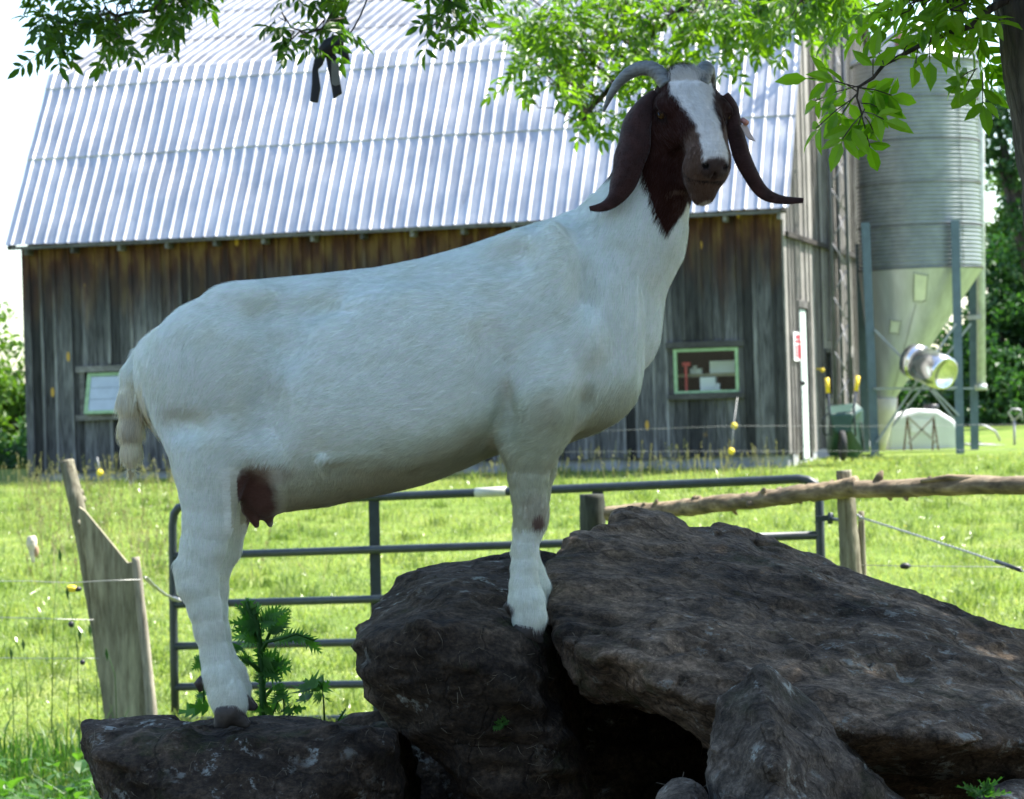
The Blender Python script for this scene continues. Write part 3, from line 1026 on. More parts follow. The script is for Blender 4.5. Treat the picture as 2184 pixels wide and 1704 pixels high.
# ================================================================ feed silo
SD_ = 40.0
sc0 = P(1957, 400, SD_); SX, SY = sc0.x, sc0.y
silo = thing('feed_silo', 'tall corrugated galvanized feed silo on steel legs beside the barn', 'silo', (SX, SY, gz1(SX, SY)))
S_R = .94; SZ0, SZ1 = 3.70, 6.93
m, ns, ls, b = newmat('silo_metal')
v = coords(ns, ls, (1, 1, 1))
n = noise(ns, ls, v, 5, 5)
r = ramp(ns, [(.3, (.23, .26, .275)), (.7, (.33, .365, .38))]); ls.new(n, r.inputs[0])
ls.new(r.outputs[0], b.inputs['Base Color']); b.inputs['Metallic'].default_value = .3; b.inputs['Roughness'].default_value = .34
bump(ns, ls, n, b, .1, .003); silo_m = m
prof = []
nc = 52
for k in range(nc * 6 + 1):
    z = SZ0 + (SZ1 - SZ0) * k / (nc * 6)
    prof.append((S_R + .016 * math.sin(2 * math.pi * k / 6), z))
MB().lathe(prof, (SX, SY, 0), 96).build('barrel', silo_m, silo)
mb = MB()
for zz in (3.70, 4.35, 5.0, 5.65, 6.3):
    for k in range(60):
        a = math.pi * (1 + k / 60) + .0
        mb.ball((SX + math.cos(a) * (S_R + .018), SY + math.sin(a) * (S_R + .018), zz + .02), .014, 6)
for k in range(60):
    a = rad(-56)
    mb.ball((SX + math.cos(a) * (S_R + .018), SY + math.sin(a) * (S_R + .018), 3.75 + k * .053), .012, 6)
tag(mb.build('bolts', simple('bolt_rust', (.10, .09, .08), .7), silo), kind='stuff')
MB().lathe([(S_R + .06, SZ1 - .03), (S_R + .05, SZ1 + .0), (.22, SZ1 + .52), (.2, SZ1 + .60), (.0, SZ1 + .62)], (SX, SY, 0), 32).build('cone_roof', silo_m, silo)
mb = MB()
for k in range(16):
    a = k * math.pi / 8
    mb.bar((SX + math.cos(a) * (S_R + .05), SY + math.sin(a) * (S_R + .05), SZ1 + .02), (SX + math.cos(a) * .22, SY + math.sin(a) * .22, SZ1 + .53), .03)
mb.build('roof_ribs', silo_m, silo)
mb = MB(); c = P(1925, 88, 39.3); mb.lathe([(.0, 0), (.12, 0), (.13, .05), (.12, .12), (.0, .14)], c, 16, M=Matrix.Rotation(rad(-70), 4, 'X')); mb.build('roof_hatch', simple('pinkish_cap', (.42, .22, .19), .6), silo)
# hopper: cone shifted toward the left
ap = P(1884, 876, SD_ - .1)
hop = MB(); vs = []; seg = 64
rows_ = 14
for i in range(rows_ + 1):
    t = i / rows_
    cx = SX + (ap.x - SX) * t; cy = SY + (ap.y - SY) * t; zc = SZ0 + (ap.z + .12 - SZ0) * t; r_ = S_R + .01 + (.13 - S_R) * t
    for k in range(seg):
        a = 2 * math.pi * k / seg
        vs.append((cx + r_ * math.cos(a), cy + r_ * math.sin(a), zc))
hop.add(vs, [(i * seg + k, (i + 1) * seg + k, (i + 1) * seg + (k + 1) % seg, i * seg + (k + 1) % seg) for i in range(rows_) for k in range(seg)], sm=True)
hm = simple('hopper_metal', (.50, .52, .50), .45, .35, 2.5, .16, .1, stretch=(3, 3, .6))
hop.build('hopper', hm, silo)
cream = simple('cream_plastic', (.62, .58, .44), .55, 0, 4, .12, .1)
MB().tube([P(1884, 850, SD_ - .12), P(1884, 880, SD_ - .12), P(1880, 940, SD_ - .12), P(1878, 962, SD_ - .12)], [.20, .19, .09, .06], 20).build('boot', cream, silo)
patch_m = simple('pale_patch', (.66, .70, .5), .5, .1, 5, .1, .1)
def hop_pt(x, y, out=.02):
    """picture point -> on hopper front surface"""
    o_ = Vector((0, 0, CAMZ)); dr = (P(x, y, 1) - o_)
    lo, hi = 38.0, 40.2
    for i in range(60):
        m_ = (lo + hi) / 2; p = o_ + dr * m_
        t = (SZ0 - p.z) / (SZ0 - ap.z - .12)
        cx = SX + (ap.x - SX) * t; cy = SY + (ap.y - SY) * t; r_ = S_R + .01 + (.13 - S_R) * t + out
        if (p.x - cx)**2 + (p.y - cy)**2 > r_ * r_: lo = m_
        else: hi = m_
    return o_ + dr * lo
for pts in ([(1949, 583), (1978, 588), (1974, 640), (1966, 644), (1948, 642)], [(1898, 683), (1920, 686), (1916, 712), (1896, 710)]):
    MB().slab([hop_pt(*p, out=.012) for p in pts], (0, -1, -.3), .012).build('patch', patch_m, silo, fixn=True)
mb = MB()
ring = [(1949, 583), (1978, 588), (1974, 640), (1966, 644), (1948, 642), (1949, 583)]
for r_ in (ring, [(1898, 683), (1920, 686), (1916, 712), (1896, 710), (1898, 683)]):
    for p, q in zip(r_[:-1], r_[1:]):
        L = math.hypot(q[0] - p[0], q[1] - p[1]); n_ = max(2, int(L / 6))
        for k in range(n_):
            t = k / n_
            mb.ball(hop_pt(p[0] + (q[0] - p[0]) * t, p[1] + (q[1] - p[1]) * t, .03), .012, 6)
for k in range(36):
    t = k / 36
    mb.ball(hop_pt(1952 + (1902 - 1952) * t, 650 + (845 - 650) * t, .015), .010, 6)
tag(mb.build('rivets', simple('dark_rivet', (.07, .07, .05), .7), silo), kind='stuff')
steel = galv('leg_steel', (.10, .15, .18), .3, .5)
LT = [(1845, 475, 1866, 985, 39.0), (2036, 470, 2047, 968, 39.0), (1832, 520, 1846, 975, 40.9), (2074, 585, 2078, 962, 40.9)]
for (xa, ya, xb, yb, d) in LT:
    mb = MB(); mb.bar(P(xa, ya, d), P(xb, yb, d), .13, .012, up=(0, 1, 0)); mb.bar(P(xa - 7, ya, d + .05), P(xb - 7, yb, d + .05), .012, .085, up=(0, 1, 0)); mb.bar(P(xa + 7, ya, d + .05), P(xb + 7, yb, d + .05), .012, .085, up=(0, 1, 0))
    mb.build('leg', steel, silo)
mb = MB()
brace_m = galv('brace_steel', (.30, .33, .35), .5, .45)
for (x0_, y0_, x1_, y1_) in ((1864, 703, 2044, 886), (1868, 944, 2038, 690), (1862, 829, 2040, 826)):
    MB().bar(P(x0_, y0_, 38.95), P(x1_, y1_, 38.95), .05, .03).build('brace', brace_m, silo)
for (x0_, y0_, x1_, y1_) in ((1966, 808, 2040, 900), (1880, 938, 2070, 690), (1850, 832, 2076, 828)):
    MB().bar(P(x0_, y0_, 40.6), P(x1_, y1_, 40.6), .05, .03).build('brace', brace_m, silo)
shiny = galv('shiny_steel', (.75, .75, .76), .95, .18)
a, b_ = P(1950, 770, 38.6), P(2010, 795, 38.1)
ax = (b_ - a).normalized(); Mr = ax.to_track_quat('Z', 'Y').to_matrix().to_4x4()
mb = MB(); mb.lathe([(.0, -.05), (.26, -.05), (.265, .1), (.25, .105), (.25, .2), (.262, .21), (.262, .60), (.25, .62), (.25, .68), (.21, .69), (.20, .66), (.0, .66)], a, 32, M=Mr)
mb.build('inspection_drum', shiny, silo)
# pipe and ladder on the right
mb = MB(); mb.tube([P(2070, 95, 40.6), P(2084, 110, 40.7), P(2089, 140, 40.7), P(2090, 400, 40.7), P(2092, 828, 40.7)], .07, 14); mb.tube([P(2091, 820, 40.7), P(2092, 832, 40.7)], .095, 14)
mb.build('fill_pipe', simple('offwhite_pipe', (.55, .57, .56), .5, .2), silo)
mb = MB()
for px in (2068, 2080): mb.bar(P(px, 600, 40.95), P(px + 4, 962, 40.95), .035)
for y in range(640, 960, 38): mb.bar(P(2068, y, 40.95), P(2092, y - 1, 40.95), .025)
mb.box(tuple(P(2064, 682, 40.6)), tuple(P(2090, 672, 40.7)))
mb.build('ladder', galv('ladder_steel', (.38, .37, .36), .4, .5), silo)

# ================================================================ white tank, stand, wheelbarrow, wagon
tk = thing('plastic_tank', 'white plastic tank with a sloping top behind the silo legs', 'tank', P(1975, 965, 42.5))
mb = MB()
prof_ = [(1893, 972), (1893, 905), (1915, 885), (1962, 872), (2000, 874), (2036, 896), (2046, 915), (2046, 968)]
mb.slab([P(x, y, 42.0) for x, y in prof_], (0, 1, 0), 1.0)
mb.build('body', simple('tank_white', (.72, .74, .74), .45, 0, 3, .08, .1), tk, fixn=True, bevel=.06)
mb = MB(); mb.tube([P(1985, 874, 42.4), P(1985, 862, 42.4)], .12, 20); mb.build('cap', simple('black_cap', (.03, .03, .035), .4), tk)
MB().slab([P(1944, 892, 41.99), P(1988, 894, 41.99), P(1986, 924, 41.99), P(1942, 922, 41.99)], (0, -1, 0), .006).build('sticker', simple('sticker_white', (.85, .85, .92), .5, 0, 3, .02, 0), tk, fixn=True)
st = thing('sawhorse', 'rusty metal trestle standing in front of the white tank', 'trestle', P(1950, 970, 41.3))
rust = simple('rusty_steel', (.22, .13, .09), .75, .3, 10, .45)
for (x0_, y0_, x1_, y1_) in ((1934, 890, 1926, 970), (1934, 890, 1944, 968), (1990, 890, 1988, 968), (1990, 890, 2002, 968)): MB().bar(P(x0_, y0_, 41.3), P(x1_, y1_, 41.3), .025).build('leg', rust, st)
mb = MB()
worn = galv('worn_bar', (.5, .45, .42), .4, .5)
for (x0_, y0_, x1_, y1_) in ((1934, 888, 2000, 948), (1992, 888, 1936, 946)): MB().bar(P(x0_, y0_, 41.25), P(x1_, y1_, 41.25), .035).build('brace', worn, st)

wb = thing('wheelbarrow', 'dark green wheelbarrow tipped upright against the barn gable', 'wheelbarrow', P(1798, 975, 36.8))
gm = simple('green_tray_paint', (.018, .055, .042), .45, .0, 8, .25, .15)
d0 = 36.5
mb = MB()
ou = [P(1764, 868, d0), P(1824, 862, d0), P(1838, 872, d0), P(1838, 958, d0), P(1826, 974, d0), P(1770, 970, d0), P(1764, 955, d0)]
inn = [P(1776, 886, d0 - .32), P(1816, 884, d0 - .32), P(1820, 888, d0 - .32), P(1812, 912, d0 - .32), P(1808, 918, d0 - .32), P(1782, 918, d0 - .32), P(1776, 910, d0 - .32)]
inn = [P(1770, 884, d0 - .30), P(1814, 882, d0 - .30), P(1818, 886, d0 - .3), P(1812, 916, d0 - .3), P(1808, 922, d0 - .3), P(1784, 922, d0 - .3), P(1776, 914, d0 - .3)]
k = 7
mb.add(ou + inn, [tuple(range(k, 2 * k))] + [(i, (i + 1) % k, k + (i + 1) % k, k + i) for i in range(k)])
tray = mb.build('tray', gm, wb, fixn=True, bevel=.02)
s_ = tray.modifiers.new('shell', 'SOLIDIFY'); s_.thickness = .012
mb = MB(); mb.tube([ou[0], ou[1], ou[2], ou[3], ou[4], ou[5], ou[6], ou[0]], .016, 8); mb.build('tray_rim', gm, wb)
for (xx, y0_, x2_) in ((1763, 808, 1768), (1829, 804, 1820)):
    h = MB().tube([P(xx, y0_, d0 - .2), P(x2_, 870, d0 - .25), P(x2_ + 4, 930, d0 - .33)], .018, 8).build('handle', simple('dark_handle', (.04, .045, .06), .5), wb)
    MB().tube([P(xx, y0_ - 2, d0 - .2), P(xx + (x2_ - xx) * .45, y0_ + 30, d0 - .22)], .030, 10).build('grip', simple('yellow_grip', (.8, .55, .02), .5), h)
c = P(1796, 950, d0 - .35)
mb = MB(); tor = []
for i in range(24):
    a = i * math.pi / 12
    tor.append(c + Vector((0, math.cos(a) * .17, math.sin(a) * .17)))
mb.tube(tor + [tor[0]], .045, 10, cap=False); mb.build('wheel', simple('tyre_rubber', (.02, .02, .02), .8), wb)
mb = MB(); mb.bar(P(1764, 966, d0), P(1838, 966, d0), .02); mb.bar(P(1752, 895, d0 - .2), P(1768, 880, d0 - .25), .02); mb.bar(P(1752, 895, d0 - .2), P(1756, 925, d0 - .1), .02); mb.bar(P(1836, 900, d0 - .1), P(1842, 960, d0), .02); mb.bar(P(1756, 925, d0 - .1), P(1770, 930, d0 - .05), .02)
mb.build('stand_leg', simple('dark_handle2', (.04, .045, .06), .5), wb)

wg = thing('flat_wagon', 'low grey flat wagon bed in the grass at the right edge', 'wagon', P(2130, 968, 43))
mb = MB(); mb.bar(P(2062, 950, 43), P(2260, 956, 43), .9, .07); mb.build('bed', simple('grey_plank', (.42, .42, .44), .8, 0, 6, .3), wg)
mb = MB(); mb.bar(P(2070, 957, 43), P(2260, 962, 43), .5, .08); mb.build('frame', rust, wg)
mb = MB(); mb.tube([P(2082, 906, 44), P(2100, 908, 44), P(2122, 920, 44), P(2132, 940, 44)], .02, 8); tag(mb.build('bent_pipe', galv('bent_pipe_m', (.4, .4, .42), .4, .5)), 'thin bent metal hoop rising beside the flat wagon', 'pipe')
pm = thing('hand_pump', 'grey metal rod with a forked top standing at the right edge', 'tool', P(2162, 960, 42.4))
mb = MB(); mb.tube([P(2163, 962, 42.4), P(2162, 895, 42.4)], .022, 8); mb.build('rod', galv('rod_m', (.33, .33, .35), .4, .5), pm)
mb = MB(); mb.tube([P(2162, 897, 42.4), P(2150, 880, 42.4), P(2158, 872, 42.4), P(2174, 874, 42.4), P(2178, 880, 42.4), P(2163, 896, 42.4)], .02, 8); mb.build('handle', bpy.data.materials['rod_m'], pm)

# string with balls under the window, and other fence fittings
yb = bpy.data.materials['yellow_plastic']
str_m = simple('string_grey', (.3, .3, .29), .6, 0, 4, .1, 0)
def ball(name, x, y, d, r, lab, cat, m_=yb, g=None, sc_=(1, 1, 1)):
    return tag(MB().ball(P(x, y, d), r, 14, sc_).build(name, m_), lab, cat, g)
ball('yellow_ball', 1565, 908, 34.8, .046, 'yellow ball on the string just below the right barn window', 'ball', g='yellow balls on strings by the barn')
ball('yellow_ball', 1559, 962, 34.6, .046, 'yellow ball lowest on the string under the right barn window', 'ball', g='yellow balls on strings by the barn')
ball('yellow_ball', 213, 1008, 33.0, .044, 'yellow ball near the barn footing left of the goat tail', 'ball', g='yellow balls on strings by the barn')
tag(MB().tube([P(1572, 848, 35.2), P(1565, 900, 34.8), P(1559, 962, 34.6)], .006, 6).build('string', str_m), 'thin string hanging from the right barn window through two yellow balls', 'string')
tag(MB().tube([P(207, 975, 33.0), P(213, 1008, 33.0)], .01, 6).build('string', str_m), 'short pale stick above the yellow ball near the barn left corner', 'stick')
for (y0_, y1_, nm) in ((922, 905, 'upper'), (962, 958, 'lower')):
    tag(MB().tube([P(1150, y0_ + 2, 33), P(1565, y0_ - 14 if nm == 'upper' else 962, 34.7), P(1850, y1_ + 4, 35), P(2183, y1_, 36), P(2300, y1_, 36.2)], .0018, 5).build('fence_wire', str_m), nm + ' thin wire stretched along the barn front and past the silo', 'wire')
# ================================================================ gate
gate_m = simple('dark_gate_paint', (.022, .032, .038), .42, .0, 20, .3, .1)
def gd(x): return 15.0 + (13.75 - 15.0) * (x - 370) / (1750 - 370)
gate = thing('farm_gate', 'dark tubular steel farm gate with five rails behind the goat', 'gate', P(370, 1530, 15.0))
yl_ = [1078, 1186, 1289, 1378, 1465, 1537]; yr_ = [1024, 1141, 1252, 1349, 1444, 1522]
R_ = .025
def gp(x, y): return P(x, y, gd(x))
mb = MB()
loop = [gp(374, 1537), gp(371, 1400), gp(369, 1250), gp(368, 1120), gp(371, 1096), gp(380, 1083), gp(398, 1077)]
for x in range(460, 1690, 60): loop.append(gp(x, 1077 + (1022 - 1077) * (x - 398) / (1690 - 398)))
loop += [gp(1700, 1021), gp(1722, 1024), gp(1738, 1034), gp(1746, 1054), gp(1750, 1200), gp(1753, 1380), gp(1756, 1520)]
mb.tube(loop, R_, 12); mb.build('outer_frame', gate_m, gate)
for k in range(1, 6):
    MB().tube([gp(372, yl_[k]), gp(1752, yr_[k])], R_ * .92, 12).build('rail', gate_m, gate)
for x in (797, 1274):
    f = (x - 370) / 1380
    mb = MB(); mb.bar(gp(x, yl_[0] + (yr_[0] - yl_[0]) * f + 4), gp(x + 10, yl_[5] + (yr_[5] - yl_[5]) * f), .062, .016, up=(0, 1, 0)); mb.build('upright', gate_m, gate)
MB().tube([gp(1014, 1050.5), gp(1080, 1047.7)], R_ * 1.12, 14).build('tape_sleeve', simple('pale_tape', (.5, .5, .42), .6, 0, 12, .15), gate)
mb = MB()
for y in (1107,):
    mb.bar(P(1738, y, 13.7), P(1778, y - 4, 13.7), .02, .03); mb.tube([P(1770, y + 10, 13.7), P(1770, y - 14, 13.7)], .014, 8); mb.tube([P(1775, y, 13.7), P(1800, y + 3, 13.2)], .01, 8)
mb.build('hinge', gate_m, gate)
mb = MB(); mb.bar(gp(379, 1278), gp(402, 1277), .03, .05); mb.build('latch', gate_m, gate)
# chain
ch = MB()
pts = [P(310, 1232, 13.6), P(322, 1244, 13.8), P(336, 1256, 14.1), P(352, 1268, 14.5), P(370, 1276, 14.9), P(382, 1280, 14.93)]
for i in range(30):
    t = i / 29 * (len(pts) - 1); a = int(min(t, len(pts) - 2)); p = pts[a].lerp(pts[a + 1], t - a)
    dr = (pts[a + 1] - pts[a]).normalized(); up = Vector((0, 0, 1)) if i % 2 else Vector((0, 1, 0))
    sd = dr.cross(up).normalized()
    lk = [p + dr * math.cos(q) * .020 + sd * math.sin(q) * .011 for q in [k * math.pi / 4 for k in range(9)]]
    ch.tube(lk, .004, 5, cap=False)
tag(ch.build('chain', galv('chain_steel', (.5, .5, .5), .8, .3)), 'short steel chain from the split wooden post to the gate', 'chain')

# ================================================================ posts and rails
post_m = wood('grey_post', (.26, .24, .17), (.10, .085, .055), scale=(20, 20, 2), var=.3)
plank_m = wood('plank_grey', (.30, .275, .185), (.14, .12, .075), scale=(12, 12, 1.6), var=.15, bmps=.35)
rail_m, ns, ls, b = newmat('bark_log')
v = coords(ns, ls, (2.5, 20, 20)); n = noise(ns, ls, v, 1.6, 6, .65)
n2 = noise(ns, ls, coords(ns, ls, (1.2, 3, 3)), 2.0, 3)
r = ramp(ns, [(.3, (.05, .04, .03)), (.5, (.20, .15, .095)), (.72, (.42, .34, .23))]); ls.new(n, r.inputs[0])
r2 = ramp(ns, [(.35, (.6, .6, .6)), (.65, (1.15, 1.1, 1.0))]); ls.new(n2, r2.inputs[0])
ls.new(mix(ns, ls, r.outputs[0], r2.outputs[0], 1, 'MULTIPLY'), b.inputs['Base Color']); b.inputs['Roughness'].default_value = .85
bump(ns, ls, n, b, .9, .012)


def log(mb, pts, rs, seg=16, n=60, rough=.10, seed=0, knots=()):
    """bumpy round timber along a polyline"""
    pts = [Vector(p) for p in pts]
    P_, R2 = [], []
    for i in range(n):
        t = i / (n - 1) * (len(pts) - 1); a = min(int(t), len(pts) - 2); f = t - a
        P_.append(pts[a].lerp(pts[a + 1], f)); R2.append(rs[a] + (rs[a + 1] - rs[a]) * f)
    j0 = len(mb.v)
    mb.tube(P_, R2, seg)
    V = np.array(mb.v[j0:])
    C = np.repeat(np.array([tuple(p) for p in P_]), seg, 0)
    d = V - C; r_ = np.linalg.norm(d, axis=1)[:, None]
    L = np.repeat(np.linspace(0, 1, n), seg)
    nz = perlin(V * np.array([9, 9, 9]) + seed) + .5 * perlin(V * 26 + seed) + .3 * perlin(V * 60 + seed)
    V = C + d * (1 + rough * 2.2 * nz)[:, None]
    mb.v[j0:] = [tuple(p) for p in V]
    for (t, ang, ln, rr) in knots:
        k = int(t * (n - 1)); p = P_[k]
        dr = (P_[min(k + 1, n - 1)] - P_[max(k - 1, 0)]).normalized()
        up = Vector((0, 0, 1)); s_ = dr.cross(up).normalized()
        dd = (up * math.cos(ang) + s_ * math.sin(ang) + dr * .5).normalized()
        mb.tube([p + dd * R2[k] * .6, p + dd * (R2[k] + ln * .5), p + dd * (R2[k] + ln)], [rr * 1.4, rr, rr * .35], 8, jag=.12)


rg = random.Random(5)
mb = MB()
log(mb, [P(1292, 1096, 12.6), P(1400, 1088, 12.5), P(1520, 1076, 12.3), P(1620, 1066, 12.2), P(1730, 1050, 12.1), P(1828, 1038, 12.0)], [.034, .040, .042, .040, .044, .047], n=150, rough=.13, seed=1,
    knots=[(rg.random() * .97, rg.uniform(-1.2, 1.2) + (math.pi if rg.random() < .3 else 0), rg.uniform(.012, .035), rg.uniform(.009, .016)) for _ in range(20)])
tag(mb.build('log_rail', rail_m), 'knotty log rail sloping down left from the post to behind the boulder', 'rail')
mb = MB()
log(mb, [P(1822, 1045, 11.9), P(1950, 1040, 11.8), P(2080, 1036, 11.7), P(2200, 1034, 11.6), P(2420, 1030, 11.4)], [.040, .043, .040, .042, .045], n=150, rough=.08, seed=4,
    knots=[(.085, 0, .055, .018), (.13, 3.1, .02, .012), (.3, .4, .02, .01), (.2, 2.9, .025, .012)])
mb.tube([P(1962, 1026, 11.75), P(2020, 1019, 11.72), P(2100, 1024, 11.7), P(2190, 1028, 11.6)], [.006, .014, .02, .014], 8, jag=.3)
tag(mb.build('log_rail', rail_m), 'straight peeled log rail running right from the post out of the picture', 'rail')
mb = MB(); log(mb, [P(1799, 1003, 12.1), P(1806, 1100, 12.1), P(1814, 1215, 12.1), P(1836, 1560, 12.1)], [.036, .046, .048, .06], n=60, rough=.07, seed=8)
log(mb, [P(1836, 1090, 12.13), P(1838, 1210, 12.13), P(1850, 1560, 12.13)], [.014, .02, .03], seg=8, n=20, rough=.05, seed=9)
tag(mb.build('fence_post', post_m), 'round wooden post carrying the two log rails right of the gate', 'post')
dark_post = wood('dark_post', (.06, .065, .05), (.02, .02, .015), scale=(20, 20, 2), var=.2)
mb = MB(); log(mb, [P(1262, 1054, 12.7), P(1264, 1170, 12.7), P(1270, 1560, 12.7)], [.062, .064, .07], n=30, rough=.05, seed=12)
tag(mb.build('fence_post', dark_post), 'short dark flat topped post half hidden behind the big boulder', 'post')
# left: leaning pole, wide plank and stake
mb = MB(); log(mb, [P(142, 984, 13.65), P(160, 1060, 13.6), P(178, 1140, 13.6), P(204, 1290, 13.6), P(232, 1460, 13.6), P(255, 1640, 13.6)], [.040, .043, .046, .046, .046, .046], n=70, rough=.05, seed=21,
    knots=[(.17, -1.5, .02, .018), (.2, -1.7, .03, .02), (.32, 1.4, .03, .012)])
tag(mb.build('leaning_pole', post_m), 'grey round pole leaning left behind the wide slanted plank', 'post')
mb = MB()
poly = [(168, 1080), (182, 1090), (272, 1200), (287, 1196), (296, 1300), (312, 1420), (326, 1640), (240, 1640), (218, 1500), (200, 1350), (184, 1200), (173, 1140)]
mb.slab([P(x, y, 13.48) for x, y in poly], (0, 1, 0), .035)
tag(mb.build('split_plank', plank_m, fixn=True, bevel=.004), 'wide grey plank with a slanted top nailed to the leaning pole', 'plank')
mb = MB(); log(mb, [P(289, 1188, 13.45), P(300, 1290, 13.45), P(312, 1400, 13.45), P(322, 1500, 13.45), P(330, 1640, 13.45)], [.022, .026, .026, .03, .03], seg=10, n=50, rough=.06, seed=30)
tag(mb.build('wooden_stake', wood('bleached_stake', (.42, .37, .29), (.2, .17, .13), scale=(22, 22, 2), var=.2)), 'thin pale stake along the right side of the wide plank', 'stake')

wire_m = simple('fence_wire', (.42, .42, .40), .5, .6, 4, .1, 0)
for i, (pts, lab) in enumerate([
    ([(-60, 1240), (60, 1239), (150, 1243), (230, 1238), (300, 1236)], 'twisted wire from the left edge to the split plank'),
    ([(-60, 1315), (60, 1318), (200, 1322)], 'thin wire low at the left edge, under the twisted one'),
    ([(-60, 1402), (80, 1404), (210, 1404)], 'lowest thin wire at the left edge')]):
    tag(MB().tube([P(x, y, 13.4) for x, y in pts], .0022, 5).build('fence_wire', wire_m), lab, 'wire')
mb = MB()
pts = [P(1836, 1104, 11.9), P(1900, 1124, 11.5), P(1980, 1150, 11.1), P(2060, 1176, 10.7), P(2130, 1200, 10.4)]
for ph in (0, math.pi):
    q = []
    for i in range(120):
        t = i / 119 * 4; a = min(int(t), 3); p = pts[a].lerp(pts[a + 1], t - a)
        q.append(p + Vector((0, math.cos(i * 1.1 + ph), math.sin(i * 1.1 + ph))) * .0035)
    mb.tube(q, .0026, 5)
mb.tube([P(1828, 1098, 11.98), P(1838, 1104, 11.9), P(1832, 1110, 11.98)], .006, 6)
ew = tag(mb.build('electric_wire', wire_m), 'twisted fence wire slanting down right from the rail post', 'wire')
MB().tube([P(2124, 1197, 10.43), P(2176, 1216, 10.2)], .0085, 10).build('insulator_tube', simple('black_rubber', (.015, .015, .02), .5), ew)
MB().tube([P(2176, 1216, 10.2), P(2240, 1238, 10.0)], .003, 6).build('wire_end', wire_m, ew)
blk = bpy.data.materials['black_rubber']
tag(MB().ball(P(1930, 1207, 12.0), .022, 12, (1.2, .8, .7)).build('ring_insulator', blk), 'black insulator in the grass right of the rail post', 'insulator')
tag(MB().tube([P(1836, 1205, 12.1), P(1930, 1207, 12.0), P(2240, 1210, 11.4)], .002, 5).build('fence_wire', wire_m), 'hair thin wire through the black insulator right of the rail post', 'wire')
mb = MB(); mb.ball(P(153, 1255, 13.3), .024, 12, (1.3, 1, .8)); yi = tag(mb.build('yellow_insulator', yb), 'yellow and black insulator on the wire left of the plank', 'insulator')
MB().ball(P(166, 1256, 13.3), .018, 10, (1.2, 1, .8)).build('black_end', blk, yi)
tag(MB().ball(P(152, 1331, 13.3), .017, 10).build('ring_insulator', blk), 'small dark insulator on the wire below the yellow one', 'insulator')
tag(MB().ball(P(176, 1412, 13.3), .015, 10).build('ring_insulator', blk), 'lowest small dark insulator left of the plank', 'insulator')
cl = thing('wood_scrap', 'pale weathered wood scrap hanging on the wire at the left edge', 'wood scrap', P(70, 1198, 15))
mb = MB(); log(mb, [P(67, 1143, 15.5), P(68, 1160, 15.5), P(71, 1200, 15.5)], [.022, .034, .008], seg=10, n=20, rough=.25, seed=3); mb.tube([P(58, 1160, 15.5), P(64, 1152, 15.5), P(70, 1150, 15.5)], [.01, .016, .02], 8)
mb.build('scrap', simple('bleached_wood', (.6, .52, .42), .8, 0, 20, .3), cl)
MB().ball(P(77, 1175, 15.5), .03, 10, (.6, .6, 1.3)).build('brown_lump', simple('brownish', (.4, .25, .16), .8), cl)

# ================================================================ boulders
def hull_planes(pts):
    bm = bmesh.new()
    for p in pts: bm.verts.new(p)
    r_ = bmesh.ops.convex_hull(bm, input=bm.verts[:])
    bmesh.ops.recalc_face_normals(bm, faces=bm.faces[:])
    pl = []
    c = sum((Vector(p) for p in pts), Vector()) / len(pts)
    for f in bm.faces:
        n = f.normal; d = n.dot(f.calc_center_median())
        if n.dot(c) > d: n = -n; d = -d
        if not any((n - q[0]).length < .02 and abs(d - q[1]) < .004 for q in pl): pl.append((n.copy(), d))
    bm.free()
    return pl


def rock(name, hulls, mat, label, h=.011, k=.03, amp=(.03, .012), seed=0, carve=(), freq=4.0):
    allp = [Vector(p) for hl in hulls for p in hl]
    lo = [min(p[i] for p in allp) - .09 for i in range(3)]; hi = [max(p[i] for p in allp) + .09 for i in range(3)]
    F = Field(lo, hi, h)
    g_ = np.meshgrid(*F.ax, indexing='ij', sparse=True)
    D = None
    for hl in hulls:
        d = None
        for n, dd in hull_planes(hl):
            q = (n.x * g_[0] + n.y * g_[1] + n.z * g_[2] - dd).astype(np.float32)
            if d is None: d = np.broadcast_to(q, F.D.shape).copy()
            else:
                hh = np.clip(.5 + .5 * (d - q) / k, 0, 1)
                d = q + (d - q) * hh + k * hh * (1 - hh)
        if D is None: D = d
        else:
            kk = k * 1.2; hh = np.clip(.5 + .5 * (D - d) / kk, 0, 1)
            D = D + (d - D) * hh - kk * hh * (1 - hh)
    F.D = D
    for c, r_ in carve: F.ell(c, r_, .05, neg=True)
    # noise only near the surface
    near = np.abs(F.D) < .12
    I = np.argwhere(near)
    pt = np.array(F.lo) + F.h * I + seed * 3.1
    wq = pt + .06 * np.stack([perlin(pt * 5 + 3), perlin(pt * 5 + 9), perlin(pt * 5 + 15)], -1)
    nz = amp[0] * (fbm(wq * freq, 3, .5)) * 1.6 + amp[1] * (1 - 2.6 * np.abs(perlin(wq * np.array([9, 9, 20])))) + amp[1] * .55 * perlin(pt * 33) + amp[1] * .5 * np.abs(perlin(pt * 62)) + amp[1] * .35 * perlin(pt * 120)
    # bedding ledges and cracks
    ly = (pt[:, 2] + .18 * pt[:, 0] + .035 * perlin(pt * 4 + 40)) * 17
    nz = nz + amp[1] * .8 * (np.abs((ly % 1) - .5) * 2 - .5) * np.clip(perlin(pt * 6 + 70) * 2 + .4, 0, 1)
    cr = np.abs(perlin(wq * 6 + 55)); nz = nz - amp[0] * .55 * np.exp(-(cr / .025)**2) * np.clip(perlin(pt * 3 + 90) * 3, 0, 1)
    F.D[near] -= nz.astype(np.float32) - .2 * amp[0]
    V, Fq = F.nets()
    o = link(name, np_mesh(name, V, Fq), mat)
    return tag(o, label, 'boulder', 'boulders piled under the goat')


